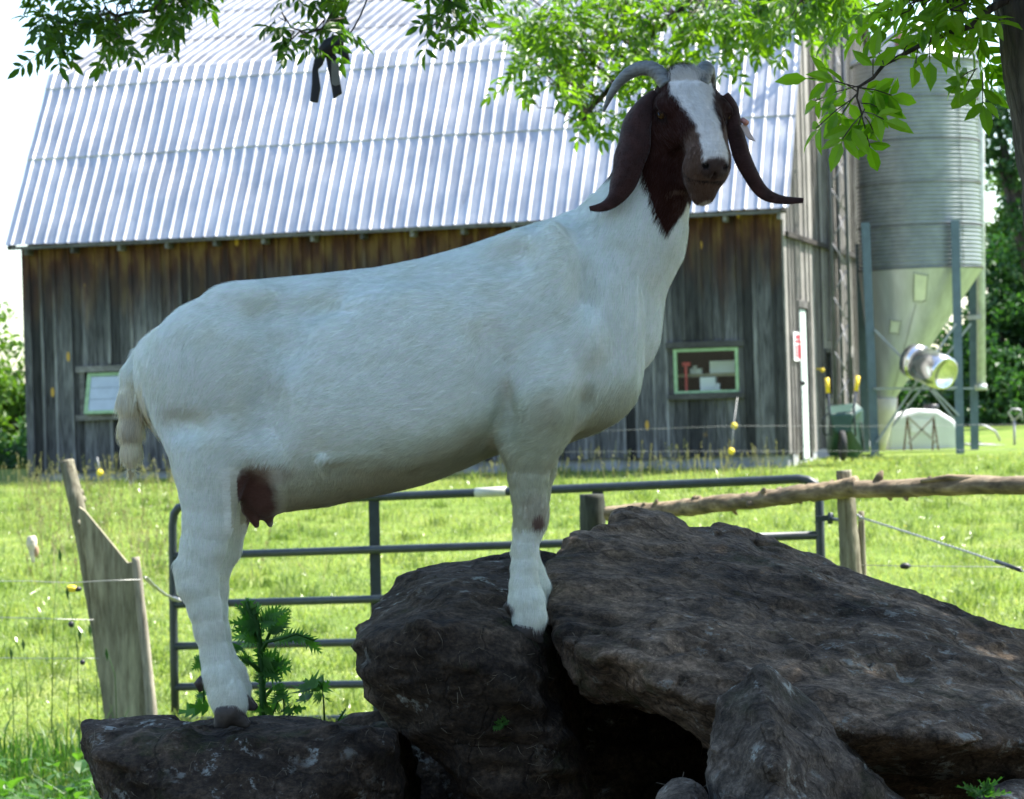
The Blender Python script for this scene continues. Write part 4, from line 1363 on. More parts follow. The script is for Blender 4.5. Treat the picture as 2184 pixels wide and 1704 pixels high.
def rockmat(name, c0, c1, c2, lichen=.25, moss=.5, seed=0):
    m, ns, ls, b = newmat(name)
    tc = ns.new('ShaderNodeTexCoord'); mp_ = ns.new('ShaderNodeMapping'); mp_.inputs['Location'].default_value = (seed, seed * 2, 0)
    ls.new(tc.outputs['Object'], mp_.inputs[0]); v = mp_.outputs[0]
    n1 = noise(ns, ls, v, 3.5, 8, .62); n2 = noise(ns, ls, v, 22, 8, .72); n3 = noise(ns, ls, v, 90, 5, .7); n4 = noise(ns, ls, v, 2.3, 4, .7)
    mp2 = ns.new('ShaderNodeMapping'); mp2.inputs['Scale'].default_value = (1, 1, 2.6); mp2.inputs['Rotation'].default_value = (0, rad(14), 0); ls.new(v, mp2.inputs[0])
    n5 = noise(ns, ls, mp2.outputs[0], 9, 8, .75)
    r = ramp(ns, [(.38, c0), (.50, c1), (.62, c2)])
    a1 = nd(ns, 'ShaderNodeMath', operation='MULTIPLY_ADD'); a1.inputs[1].default_value = .45; ls.new(n5, a1.inputs[0])
    a2 = nd(ns, 'ShaderNodeMath', operation='MULTIPLY_ADD'); a2.inputs[1].default_value = .55; ls.new(n1, a2.inputs[0]); a2.inputs[2].default_value = 0
    ls.new(a2.outputs[0], a1.inputs[2]); ls.new(a1.outputs[0], r.inputs[0])
    r3 = ramp(ns, [(.36, (.4, .4, .4)), (.64, (1.45, 1.42, 1.4))]); ls.new(n2, r3.inputs[0])
    c = mix(ns, ls, r.outputs[0], r3.outputs[0], .85, 'MULTIPLY')
    r4 = ramp(ns, [(.40, (.5, .5, .5)), (.60, (1.45, 1.45, 1.45))]); ls.new(n3, r4.inputs[0])
    c = mix(ns, ls, c, r4.outputs[0], .7, 'MULTIPLY')
    rl = ramp(ns, [(.56, (0, 0, 0)), (.62, (1, 1, 1))]); ls.new(n2, rl.inputs[0])
    rl2 = ramp(ns, [(.48, (0, 0, 0)), (.56, (1, 1, 1))]); ls.new(n4, rl2.inputs[0])
    lm = nd(ns, 'ShaderNodeMath', operation='MULTIPLY'); ls.new(rl.outputs[0], lm.inputs[0]); ls.new(rl2.outputs[0], lm.inputs[1])
    lm2 = nd(ns, 'ShaderNodeMath', operation='MULTIPLY'); ls.new(lm.outputs[0], lm2.inputs[0]); lm2.inputs[1].default_value = lichen
    c = mix(ns, ls, c, (.42, .46, .42), lm2.outputs[0])
    n6 = noise(ns, ls, v, 4.1, 5, .7); rm = ramp(ns, [(.56, (0, 0, 0)), (.64, (1, 1, 1))]); ls.new(n6, rm.inputs[0])
    mm = nd(ns, 'ShaderNodeMath', operation='MULTIPLY'); ls.new(rm.outputs[0], mm.inputs[0]); mm.inputs[1].default_value = moss
    c = mix(ns, ls, c, (.035, .05, .012), mm.outputs[0])
    ls.new(c, b.inputs['Base Color']); b.inputs['Roughness'].default_value = .92; b.inputs['Specular IOR Level'].default_value = .25
    # crisp grain and pits
    vo = nd(ns, 'ShaderNodeTexVoronoi', Scale=55.0); ls.new(v, vo.inputs['Vector'])
    pr_ = ramp(ns, [(.12, (0, 0, 0)), (.34, (1, 1, 1))]); ls.new(vo.outputs['Distance'], pr_.inputs[0])
    cr = nd(ns, 'ShaderNodeTexVoronoi', Scale=5.0, feature='DISTANCE_TO_EDGE')
    dv = ns.new('ShaderNodeVectorMath'); dv.operation = 'MULTIPLY_ADD'; nz2 = nd(ns, 'ShaderNodeTexNoise', Scale=7.0, Detail=5); ls.new(v, nz2.inputs['Vector'])
    ls.new(nz2.outputs['Color'], dv.inputs[0]); dv.inputs[1].default_value = (.22, .22, .22); ls.new(v, dv.inputs[2]); ls.new(dv.outputs[0], cr.inputs['Vector'])
    cr_ = ramp(ns, [(.0, (0, 0, 0)), (.03, (1, 1, 1))]); ls.new(cr.outputs['Distance'], cr_.inputs[0])
    n9 = noise(ns, ls, v, 170, 3, .8)
    def madd(a, k, b_):
        q = nd(ns, 'ShaderNodeMath', operation='MULTIPLY_ADD'); ls.new(a, q.inputs[0]); q.inputs[1].default_value = k
        if b_ is None: q.inputs[2].default_value = 0
        else: ls.new(b_, q.inputs[2])
        return q.outputs[0]
    hgt = madd(n2, 1.0, None); hgt = madd(pr_.outputs[0], .16, hgt); hgt = madd(cr_.outputs[0], .30, hgt); hgt = madd(n3, .5, hgt); hgt = madd(n9, .22, hgt)
    pc = mix(ns, ls, (.45, .42, .4), (1, 1, 1), cr_.outputs[0]); c = mix(ns, ls, c, pc, .8, 'MULTIPLY')
    sp_ = ramp(ns, [(.60, (1, 1, 1)), (.70, (2.0, 1.95, 1.8))]); ls.new(n9, sp_.inputs[0]); c = mix(ns, ls, c, sp_.outputs[0], 1.0, 'MULTIPLY')
    ls.new(c, b.inputs['Base Color'])
    class _A: outputs = [hgt]
    ad = _A
    bump(ns, ls, ad.outputs[0], b, 1.0, .024)
    return m


rk1 = rockmat('boulder_stone', (.035, .026, .018), (.155, .115, .078), (.36, .27, .185), .6, .5)
rk2 = rockmat('boulder_dark', (.020, .015, .010), (.072, .054, .037), (.18, .14, .098), .9, .6, 7)
rk3 = rockmat('boulder_grey', (.038, .032, .025), (.115, .097, .076), (.26, .225, .18), 1.0, .3, 13)
B = P
slab_r = rock('boulder', [
    [B(1160, 1152, 5.3), B(1240, 1106, 5.5), B(1345, 1082, 5.7), B(1460, 1092, 5.8), B(1600, 1142, 5.9), B(1164, 1270, 4.95), B(1158, 1340, 4.83), B(1240, 1400, 4.68), B(1500, 1430, 4.6), B(1230, 1460, 4.75), B(1420, 1520, 4.8), B(1260, 1460, 5.5), B(1700, 1500, 5.8), B(1750, 1480, 4.6), B(1760, 1200, 5.9)],
    [B(1345, 1100, 5.7), B(1460, 1092, 5.8), B(1600, 1142, 5.9), B(1760, 1196, 5.9), B(1900, 1262, 5.9), B(2040, 1300, 5.9), B(2190, 1345, 5.85), B(2400, 1420, 5.6), B(1300, 1410, 4.68), B(1520, 1490, 4.52), B(1870, 1560, 4.45), B(2300, 1590, 4.5), B(1560, 1640, 4.75), B(1900, 1700, 4.8), B(2350, 1700, 4.9), B(1600, 1600, 5.8), B(2300, 1650, 5.7)],
], rk1, 'largest brown grey boulder, a broad sloping slab right of the front hooves', h=.0075, k=.03, amp=(.020, .010), seed=1)
mid_r = rock('boulder', [
    [B(748, 1305, 5.2), B(765, 1278, 5.3), B(836, 1228, 5.45), B(903, 1192, 5.5), B(1000, 1163, 5.6), B(1090, 1150, 5.6), B(1190, 1160, 5.6), B(1230, 1210, 5.6), B(744, 1340, 4.95), B(752, 1420, 4.86), B(778, 1490, 4.9), B(900, 1290, 4.78), B(1060, 1350, 4.85), B(1160, 1352, 4.85), B(1220, 1330, 5.1), B(860, 1575, 4.92), B(1000, 1650, 4.9), B(1180, 1700, 4.95), B(1200, 1500, 4.9), B(1250, 1600, 5.5), B(900, 1520, 5.5), B(1000, 1440, 4.72), B(1120, 1480, 4.74)],
    [B(900, 1500, 4.82), B(1180, 1500, 4.82), B(960, 1640, 4.84), B(1120, 1780, 4.84), B(1280, 1780, 4.95), B(1230, 1560, 5.0), B(950, 1560, 5.4), B(1250, 1700, 5.4), B(1280, 2000, 5.0), B(1100, 1950, 5.0)],
], rk2, 'rounded dark boulder in the middle, under the front hooves', h=.0075, k=.04, amp=(.018, .010), seed=2)
left_r = rock('boulder', [
    [B(172, 1560, 4.95), B(200, 1542, 5.2), B(300, 1524, 5.25), B(430, 1518, 5.25), B(560, 1524, 5.25), B(700, 1532, 5.25), B(860, 1538, 5.25), B(180, 1590, 4.80), B(210, 1556, 4.84), B(420, 1546, 4.78), B(560, 1548, 4.78), B(830, 1556, 4.82), B(215, 1760, 4.85), B(260, 1900, 4.85), B(850, 1760, 4.85), B(860, 1900, 4.95), B(240, 1760, 5.25), B(900, 1760, 5.35), B(380, 1700, 4.66), B(620, 1720, 4.64)],
], rk2, 'long flat topped dark boulder at lower left, under the hind hooves', h=.0075, k=.025, amp=(.017, .011), seed=3)
apex = rock('boulder', [
    [B(1622, 1412, 4.42), B(1590, 1442, 4.42), B(1540, 1480, 4.45), B(1505, 1560, 4.40), B(1500, 1625, 4.36), B(1530, 1800, 4.35), B(1640, 1560, 4.22), B(1660, 1800, 4.15), B(1700, 1472, 4.45), B(1790, 1570, 4.45), B(1880, 1650, 4.45), B(1960, 1760, 4.5), B(1980, 1850, 4.5), B(1700, 1500, 4.8), B(1900, 1700, 4.8), B(1560, 1640, 4.8), B(1700, 1900, 4.6)],
], rk3, 'pointed grey boulder leaning in front of the largest one', h=.009, k=.022, amp=(.016, .009), seed=4, freq=6)
small = rock('boulder', [
    [B(1380, 1720, 4.30), B(1400, 1672, 4.32), B(1438, 1644, 4.34), B(1480, 1646, 4.34), B(1520, 1690, 4.32), B(1530, 1760, 4.3), B(1440, 1740, 4.18), B(1390, 1800, 4.3), B(1500, 1700, 4.6), B(1400, 1700, 4.6), B(1460, 1850, 4.4)],
], rk3, 'smallest rounded grey boulder at the bottom edge, left of the pointed one', h=.008, k=.03, amp=(.010, .007), seed=5)
small2 = rock('boulder', [
    [B(1518, 1720, 4.2), B(1524, 1682, 4.2), B(1560, 1676, 4.2), B(1598, 1704, 4.2), B(1605, 1760, 4.2), B(1560, 1720, 4.1), B(1550, 1700, 4.4), B(1560, 1800, 4.3)],
], rk3, 'low grey rock tip at the bottom edge before the pointed boulder', h=.008, k=.02, amp=(.008, .006), seed=6)
rock('boulder', [
    [B(1820, 1660, 5.0), B(2350, 1640, 5.0), B(1840, 1950, 4.9), B(2350, 1950, 4.9), B(1820, 1660, 5.7), B(2350, 1640, 5.7), B(1840, 1950, 5.7), B(2350, 1950, 5.7)],
], rk2, 'dark rock face in the lower right corner, beneath the largest boulder', h=.014, k=.04, amp=(.04, .012), seed=7)
rock('boulder', [
    [B(700, 1560, 5.45), B(1200, 1380, 5.5), B(1600, 1300, 5.75), B(700, 1950, 5.3), B(1650, 1950, 5.3), B(700, 1560, 5.9), B(1200, 1380, 5.9), B(1600, 1300, 6.0), B(1650, 1950, 6.0), B(700, 1950, 6.0)],
], rk2, 'deep shaded rock closing the hollow between the left and middle boulders', h=.016, k=.04, amp=(.04, .012), seed=8)
rock('boulder', [
    [B(2050, 1725, 4.5), B(2090, 1680, 4.5), B(2130, 1660, 4.55), B(2230, 1650, 4.6), B(2260, 1750, 4.5), B(2060, 1800, 4.5), B(2150, 1700, 4.38), B(2150, 1750, 4.8)],
], rk3, 'low brownish rock at the right bottom corner', h=.01, k=.02, amp=(.01, .006), seed=9)
# ================================================================ goat
# built in picture units (1100 per metre) on the plane 5 m away: x right, y away, z up = -picture y
GS, GD = 1100.0, 4.98
def g2w(V):
    V = np.asarray(V, float)
    R = np.array(RV); U = np.array(UV)
    base = np.array([0, GD, CAMZ])
    return base + ((V[:, 0:1] - CX) * R + (CY + V[:, 2:3]) * U) / GS * (GD / 5.0) + V[:, 1:2] / GS * np.array([0, 1, 0])


goat = thing('goat', 'white goat with dark brown head and long drooping ears standing on the boulders', 'goat', P(800, 1530, 5.0))
GF = Field((225, -230, -1540), (1640, 230, -90), 4.4)

# --- torso: elliptical stations
st_ = np.array([
    (292, 768, 830, 30), (305, 735, 880, 55), (335, 700, 930, 84), (380, 668, 960, 104), (430, 634, 985, 120), (475, 610, 1005, 131), (520, 600, 1050, 138),
    (600, 593, 1092, 150), (700, 583, 1080, 166), (800, 572, 1056, 176), (900, 552, 1026, 178), (1000, 524, 990, 170), (1080, 496, 962, 156), (1150, 474, 950, 146),
    (1210, 462, 946, 138), (1270, 480, 912, 126), (1320, 520, 876, 110), (1355, 575, 845, 84), (1366, 615, 810, 56), (1372, 660, 770, 28)], float)


def torso(x, y, z):
    xx = np.clip(x, 292, 1372)
    top = -np.interp(xx, st_[:, 0], st_[:, 1]); bot = -np.interp(xx, st_[:, 0], st_[:, 2]); w_ = np.interp(xx, st_[:, 0], st_[:, 3])
    c = (top + bot) / 2; h = (top - bot) / 2
    # belly hangs wider below the middle
    c2 = c - .08 * h
    q = np.sqrt((y / (w_ * (1 + .10 * np.clip((c - z) / h, -1, 1))))**2 + ((z - c) / h)**2 + ((x - xx) / 25.0)**2)
    return (q - 1) * np.minimum(w_, h) * .8


GF.put((260, -190, -1080), (1440, 190, -440), torso, 10)
K = GF.ell


def probe(x, py, q):
    """depth of the skin at a place on the flank, on side q"""
    i = int(round((x - GF.lo[0]) / GF.h)); k = int(round((-py - GF.lo[2]) / GF.h))
    col = GF.D[i, :, k] < 0
    js = np.where(col)[0]
    return (GF.ax[1][js[0]] if q < 0 else GF.ax[1][js[-1]]) if len(js) else 60.0 * q


def dent(q, x, py, r_, dp, k):
    K((x, probe(x, py, q) + q * (r_[1] - dp), -py), r_, k, neg=True)


def bump_(q, x, py, r_, hp, k):
    K((x, probe(x, py, q) - q * (r_[1] - hp), -py), r_, k)


# haunch, hip, flank
K((442, -92, -825), (106, 50, 180), 36); K((442, 92, -825), (106, 50, 180), 36)
K((350, -55, -795), (54, 45, 88), 26); K((350, 55, -795), (54, 45, 88), 26)
K((520, -80, -640), (60, 26, 30), 45); K((520, 80, -640), (60, 26, 30), 45)
K((335, -38, -752), (32, 22, 22), 30); K((335, 38, -752), (32, 22, 22), 30)
K((800, -40, -880), (250, 140, 150), 40)
# shoulder and brisket
K((1180, -96, -740), (95, 46, 190), 45); K((1180, 96, -740), (95, 46, 190), 45)
K((1120, -70, -560), (60, 40, 60), 40); K((1120, 70, -560), (60, 40, 60), 40)
K((1275, -42, -790), (82, 66, 112), 40); K((1275, 42, -790), (82, 66, 112), 40)
K((1232, 0, -876), (66, 56, 46), 26)
# flank fold / milk vein
# neck
GF.cone((1268, 0, -640), (1346, -5, -508), 142, 108, 50, .78)
GF.cone((1346, -5, -505), (1398, -25, -350), 102, 72, 40, .80)
GF.cone((1398, -25, -350), (1424, -40, -270), 72, 64, 30, .9)
GF.cone((1405, -35, -480), (1420, -45, -400), 48, 55, 25, .9)
# legs (x, picture y, depth, radius)
nh = [(478, 880, -62, 78), (464, 950, -84, 82), (459, 1000, -88, 70), (457, 1050, -88, 60), (455, 1105, -86, 53), (444, 1160, -86, 47), (432, 1205, -86, 43), (433, 1240, -86, 41), (446, 1285, -86, 34), (456, 1335, -86, 30), (469, 1390, -86, 29), (478, 1430, -88, 35), (494, 1470, -92, 37), (501, 1490, -96, 37)]
GF.chain(nh[:4], 22, .78); GF.chain(nh[3:], 9, .78)
GF.cone((398, -86, -1202), (412, -86, -1246), 17, 21, 10)
fh = [(470, 930, 92, 95), (478, 1000, 92, 72), (478, 1050, 90, 55), (478, 1105, 88, 44), (464, 1174, 86, 40), (444, 1221, 86, 35), (446, 1264, 86, 30), (448, 1304, 86, 26), (452, 1355, 86, 27), (462, 1410, 86, 29), (478, 1450, 84, 38), (490, 1480, 82, 38)]
GF.chain(fh, 9, .78)
nf = [(1158, 790, -76, 74), (1142, 860, -92, 68), (1134, 920, -98, 60), (1129, 960, -99, 54), (1126, 1010, -97, 46), (1127, 1048, -96, 40), (1131, 1092, -95, 38), (1127, 1122, -95, 33), (1119, 1162, -95, 28), (1117, 1202, -95, 28), (1118, 1240, -96, 32), (1122, 1272, -98, 40), (1128, 1308, -101, 38), (1126, 1330, -102, 35)]
nf = [p if p[1] < 1000 else (p[0], p[1], p[2], p[3] * .92) for p in nf]
GF.chain(nf[:4], 32, .85); GF.chain(nf[3:], 8, .85)
GF.cone((1144, -103, -1078), (1143, -103, -1108), 22, 22, 12)
ff = [(1150, 860, 100, 70), (1148, 930, 99, 54), (1144, 1000, 96, 42), (1136, 1060, 94, 36), (1130, 1090, 92, 34), (1122, 1130, 90, 28), (1119, 1180, 90, 28), (1128, 1230, 88, 34), (1138, 1262, 86, 37), (1140, 1290, 84, 34)]
GF.chain(ff, 8, .85)
# relief of muscle and bone
for q in (-1, 1):
    dent(q, 690, 668, (130, 50, 34), 26, 40)       # hollow of the loin
    dent(q, 628, 730, (70, 50, 60), 14, 40)
    dent(q, 590, 880, (36, 50, 110), 20, 40)       # fold in front of the thigh
    dent(q, 395, 905, (70, 40, 30), 16, 30)
    dent(q, 1045, 800, (48, 50, 110), 32, 40)      # hollow behind the shoulder
    dent(q, 1080, 880, (26, 40, 60), 18, 30)
    dent(q, 1090, 545, (60, 40, 36), 16, 35)
    dent(q, 1245, 600, (26, 40, 90), 14, 35)
    dent(q, 1230, 860, (40, 40, 36), 14, 30)
    GF.cone((702, probe(702, 974, q) - 2 * q, -974), (800, probe(800, 955, q) - 6 * q, -955), 10, 7, 12)
    GF.cone((702, probe(702, 974, q) - 2 * q, -974), (706, probe(706, 996, q) - 2 * q, -996), 9, 4, 8)
    bump_(q, 1178, 600, (34, 40, 120), 8, 40)      # shoulder blade
    bump_(q, 1235, 725, (44, 40, 52), 12, 36)      # point of the shoulder
    bump_(q, 1170, 820, (56, 40, 80), 16, 36)      # upper arm
    bump_(q, 860, 800, (190, 60, 170), 10, 60)     # barrel of the ribs
    bump_(q, 450, 770, (110, 50, 90), 10, 50)
    bump_(q, 560, 960, (60, 40, 34), 8, 30)
# tail
GF.chain([(304, 765, 0, 27), (284, 800, -4, 24), (278, 850, -8, 23), (280, 905, -8, 23), (281, 950, -8, 19), (280, 990, -8, 8)], 9, .7)
# udder and teats
K((558, -22, -1040), (52, 60, 68), 18)
GF.cone((536, -40, -1085), (551, -44, -1117), 17, 7, 8); GF.cone((568, -16, -1085), (578, -20, -1117), 15, 7, 8)

# --- head in its own frame
yaw, pit = rad(20), rad(44)
hf = np.array([math.sin(yaw) * math.cos(pit), -math.cos(yaw) * math.cos(pit), -math.sin(pit)])
hl = np.array([math.cos(yaw), math.sin(yaw), 0.0])
tilt = rad(1)
hu = np.cross(hl, hf); hu = -hu if hu[2] < 0 else hu
HO = np.array([1470.0, -62.0, -245.0])
HM = np.array([hf, hl, hu])
def HP(s, t, v): return HO + s * hf + t * hl + v * hu
def HE(s, t, v, rs, rt, rv, k=12, neg=False): GF.ell(HP(s, t, v), (rs, rt, rv), k, HM, neg)
HE(-25, 0, -8, 82, 74, 66, 16)
HE(-58, 2, 20, 38, 48, 32, 22)                      # poll
for s_ in (-1, 1):
    HE(2, 62 * s_, 12, 30, 22, 21, 16)              # brow
    HE(20, 50 * s_, -30, 60, 26, 42, 18)            # cheek
HE(48, 0, 20, 80, 46, 36, 26)                       # roman nose
HE(95, 0, -2, 70, 45, 42, 22)
HE(142, 0, -16, 40, 45, 40, 18)                     # muzzle
HE(160, 0, -14, 22, 33, 30, 12)
for s_ in (-1, 1):
    HE(140, 26 * s_, -40, 32, 24, 34, 12)           # lips
    HE(-8, 36 * s_, -62, 55, 30, 48, 22)            # jaw corner
HE(60, 0, -62, 90, 34, 34, 22)
HE(160, 2, -92, 24, 28, 24, 14)                     # chin
HE(152, 0, -62, 30, 36, 34, 14)
HE(128, 0, -78, 44, 32, 28, 14)
HE(-40, 0, -85, 60, 52, 60, 30)                     # throat
for s_ in (-1, 1):
    HE(170, 20 * s_, -6, 13, 7, 6, 5, neg=True)     # nostril
    HE(16, 80 * s_, 4, 16, 9, 11, 7, neg=True)       # eye socket
    HE(9, 78 * s_, 16, 19, 9, 6, 7)                # upper lid
HE(176, 0, -20, 12, 2.5, 14, 4, neg=True)
for t0, v0, t1, v1 in ((-44, -42, 0, -50), (0, -50, 44, -42)):
    a = HP(146, t0, v0); c = HP(150 + (0 if t0 == 0 else 12) , t1, v1)
MV, MF = GF.nets()


def vnoise(V, f, s=0): return perlin(V * f + s)


def goat_color(V):
    """coat markings: a function of place on the body only"""
    x, y, py = V[:, 0], V[:, 1], -V[:, 2]
    n = len(V)
    wn = vnoise(V, .035) * 10 + vnoise(V, .11, 5) * 6 + vnoise(V, .3, 7) * 2.5
    white = np.array([.83, .91, .82]); brown = np.array([.040, .013, .008]); dark = np.array([.035, .02, .016])  # white tinted green to stand in for green bounce light
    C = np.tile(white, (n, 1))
    def lay(mask, col):
        nonlocal C
        m_ = np.clip(mask, 0, 1)[:, None]
        C = C * (1 - m_) + np.asarray(col) * m_
    # dirt stained hair under the belly and behind the elbow, deepened with painted belly shade
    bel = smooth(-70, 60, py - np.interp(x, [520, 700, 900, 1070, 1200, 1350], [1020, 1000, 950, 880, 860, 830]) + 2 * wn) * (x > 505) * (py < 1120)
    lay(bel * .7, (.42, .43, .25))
    # creamy tone on legs, belly and flank
    lay((.30 * smooth(900, 1250, py) + .25 * vnoise(V, .012, 3)) * .8, (.62, .55, .40))
    lay(.35 * np.clip(vnoise(V, .02, 21) * 1.2, 0, 1), (.60, .54, .42))
    rel = V - HO
    s_, t_, v_ = rel @ hf, rel @ hl, rel @ hu
    # head: brown all over except the blaze
    hd = np.maximum(smooth(-230 - 8, -230 + 8, rel[:, 2] + 0 * x) * 0, 0)
    # brown patch: head plus throat tongue ending near (1419, 507)
    throat_lo = np.interp(x, [1300, 1345, 1372, 1395, 1419, 1440, 1462, 1500, 1560], [200, 330, 400, 470, 510, 480, 440, 460, 470])
    head_zone = (x > 1300) & (py < 520)
    edge = (throat_lo - py) + wn * .9
    m_ = smooth(-5, 5, edge) * head_zone
    back = smooth(-6, 6, (x - np.interp(py, [140, 250, 330, 400, 450, 510], [1330, 1335, 1345, 1362, 1376, 1400])) + wn) * (py < 520)
    neckback = (y > -60) * 1.0
    lay(m_ * back, brown)
    # mane line running down the back of the neck
    mane = smooth(-4, 4, (np.interp(x, [1200, 1236, 1262, 1290, 1330], [380, 424, 408, 388, 365]) - py) + wn * .6) * (x > 1225) * (x < 1360) * (py < 450)
    lay(mane * .9, dark)
    # blaze
    half = np.interp(s_, [-130, -90, -50, -10, 30, 70, 110, 150, 180], [44, 50, 50, 46, 33, 25, 24, 27, 30])
    cen = np.interp(s_, [-130, -60, 0, 60, 120, 160, 190], [8, 0, -10, -12, -7, -2, 0])
    bl = smooth(-3, 3, half - np.abs(t_ - cen) + wn * .55) * smooth(-30, -10, v_ + 18 * 0 - np.interp(s_, [-130, -70, 0, 80, 150], [-60, -30, 0, 0, -6])) * (s_ < 200) * (s_ > -150) * (v_ > -28)
    bl = bl * (1 - smooth(168, 178, s_ + wn * .4))
    bl = bl * (1 - smooth(-4, 4, np.interp(x, [1380, 1431, 1470, 1480, 1490], [200, 168, 156, 120, 60]) - py + wn * .5))
    lay(bl, (.76, .74, .69))
    # muzzle
    mz = smooth(92, 118, s_ + wn * .6 + .25 * np.abs(t_)) * (v_ < 40) * (s_ < 220) * (np.abs(t_) < 90) * (v_ > -130) * (np.abs(t_) < 62) * ((v_ > -58) | ((s_ > 128) & (v_ > -118))) * (1 - bl)
    lay(mz * .8, (.135, .085, .058))
    ns_ = smooth(1.2, .9, np.sqrt(((s_ - 184) / 20)**2 + (t_ / 32)**2 + ((v_ + 8) / 26)**2))
    lay(ns_ * .8, (.07, .05, .045))
    for q in (-1, 1):
        dn = np.sqrt(((s_ - 166) / 16)**2 + ((t_ - 21 * q) / 10)**2 + ((v_ + 6) / 9)**2)
        lay(smooth(1.25, .8, dn), (.008, .006, .006))
        de = np.sqrt(((s_ - 16) / 24)**2 + ((t_ - 80 * q) / 18)**2 + ((v_ - 3) / 14)**2)
        lay(smooth(1.3, .9, de) * .8, (.018, .010, .008))
    mouth = np.abs(v_ + 44 + .004 * t_**2) / 2.6
    lay(smooth(1.4, .6, mouth) * (s_ > 95) * (s_ < 190) * (np.abs(t_) < 60), (.02, .012, .01))
    ch = smooth(1.2, .8, np.sqrt(((s_ - 182) / 26)**2 + ((t_ - 6) / 17)**2 + ((v_ + 112) / 22)**2))
    lay(ch, (.60, .58, .50))
    # udder
    ud = smooth(1.4, .8, np.sqrt(((x - 548) / 46)**2 + ((py - 1066) / 68)**2) + wn * .02) * (y > -126) * (x > 518) * (y < 110) * (py > 985) * smooth(500, 506, x) * (x > 500)
    lay(ud, (.10, .045, .030))
    lay(smooth(1, .5, np.sqrt(((x - 590) / 60)**2 + ((py - 1000) / 40)**2)) * .4 * (np.abs(y) < 130), (.30, .20, .13))
    # knee callus
    lay(smooth(1.15, .75, np.sqrt(((x - 1147) / 13)**2 + ((py - 1106) / 18)**2) + wn * .02) * (y < -98), (.13, .075, .06))
    lay(smooth(1.6, .6, np.sqrt(((x - 1140) / 26)**2 + ((py - 1080) / 34)**2)) * .35 * (y < -98), (.38, .28, .2))
    # dark hair round the hoofs and dew claws
    lay(smooth(1496, 1512, py + wn * .7) * (x < 600), (.10, .07, .055))
    lay(smooth(1322, 1338, py + wn * .6) * (x > 1000) * (y < 0), (.12, .08, .06))
    lay(smooth(1.2, .8, np.sqrt(((x - 1080) / 16)**2 + ((py - 1292) / 12)**2)) * (y < 0), (.06, .04, .035))
    # tail: yellowish with a dark smear
    lay(smooth(790, 860, py + wn) * (x < 317) * .85 * (py < 1040), (.84, .76, .54))
    lay(smooth(1.3, .5, np.sqrt(((x - 282) / 16)**2 + ((py - 895) / 38)**2)) * .35, (.22, .19, .14))
    return np.clip(C, 0, 1)


# ears: thick curved strips joined into the body mesh
def ear(cent, wid, nrm, thick=5.0, seg=14, cup=.35, n=46):
    """cent: picture x, y, depth ; wid half widths ; nrm: outward normals (x, y, z)"""
    cent = np.array(cent, float); k = len(cent)
    t = np.linspace(0, k - 1, n)
    def it(a): 
        a = np.array(a, float)
        out = np.stack([np.interp(t, range(k), a[:, i]) for i in range(a.shape[1])], 1)
        kern = np.array([1, 2, 3, 2, 1]) / 9
        for _ in range(3):
            o2 = out.copy()
            for i in range(a.shape[1]): o2[2:-2, i] = np.convolve(out[:, i], kern, 'valid')
            out = o2
        return out
    C = it(np.stack([cent[:, 0], cent[:, 2], -cent[:, 1]], 1)); W = it(np.array(wid, float)[:, None])[:, 0]; N = it(nrm)
    T = np.gradient(C, axis=0); T /= np.linalg.norm(T, axis=1)[:, None]
    N = N - T * (N * T).sum(1)[:, None]; N /= np.linalg.norm(N, axis=1)[:, None]
    S = np.cross(T, N)
    V = []
    for side_ in (1, -1):
        for j in range(seg + 1):
            u = -1 + 2 * j / seg
            edge = math.sqrt(max(0, 1 - u * u))
            wob = 1 + .05 * np.sin(t * 3.1 + u * 2)
            p = C + S * (W * u * wob)[:, None] + N * (-cup * W * u * u + side_ * thick * (.25 + .75 * edge))[:, None]
            V.append(p)
    V = np.stack(V, 0)                          # (2(seg+1), n, 3)
    m_ = 2 * (seg + 1)
    F = []
    ring = list(range(seg + 1)) + list(range(m_ - 1, seg, -1))
    L = len(ring)
    Vr = V[ring]                                 # ring order
    VV = Vr.transpose(1, 0, 2).reshape(-1, 3)    # index i*L + j
    i, j = np.meshgrid(np.arange(n - 1), np.arange(L), indexing='ij')
    F = np.stack([i * L + j, i * L + (j + 1) % L, (i + 1) * L + (j + 1) % L, (i + 1) * L + j], -1).reshape(-1, 4)
    # close the tip with quads across
    tip = (n - 1) * L
    caps = [[tip + a, tip + a + 1, tip + L - 2 - a, tip + L - 1 - a] for a in range(L // 2 - 1)]
    return VV, np.concatenate([F, np.array(caps)])


e1 = ear([(1392, 205, -66), (1368, 225, -78), (1350, 262, -98), (1342, 310, -112), (1337, 346, -120), (1322, 390, -122), (1308, 423, -120), (1286, 444, -114), (1262, 451, -108), (1254, 452, -106)],
         [13, 25, 31, 36, 34, 30, 23, 14, 9, 3],
         [(-.3, -1, .5), (-.3, -1, .5), (-.3, -1, .2), (-.25, -1, .0), (-.2, -1, 0), (-.2, -1, .1), (-.2, -.9, .5), (-.1, -.7, .8), (0, -.6, .9), (0, -.6, .9)], 4.5, cup=.6)
e2 = ear([(1545, 205, -40), (1562, 228, -42), (1568, 262, -46), (1576, 300, -54), (1590, 345, -58), (1606, 382, -56), (1628, 413, -48), (1662, 427, -40), (1700, 428, -30), (1709, 429, -29)],
         [14, 22, 25, 27, 26, 22, 20, 13, 8, 5],
         [(.7, -.8, .4), (.7, -.8, .4), (.8, -.7, .1), (.8, -.7, .05), (.75, -.7, .1), (.7, -.7, .3), (.4, -.7, .7), (.1, -.5, .9), (0, -.4, .9), (0, -.4, .9)], 4.5, cup=.6)
CB = goat_color(MV)
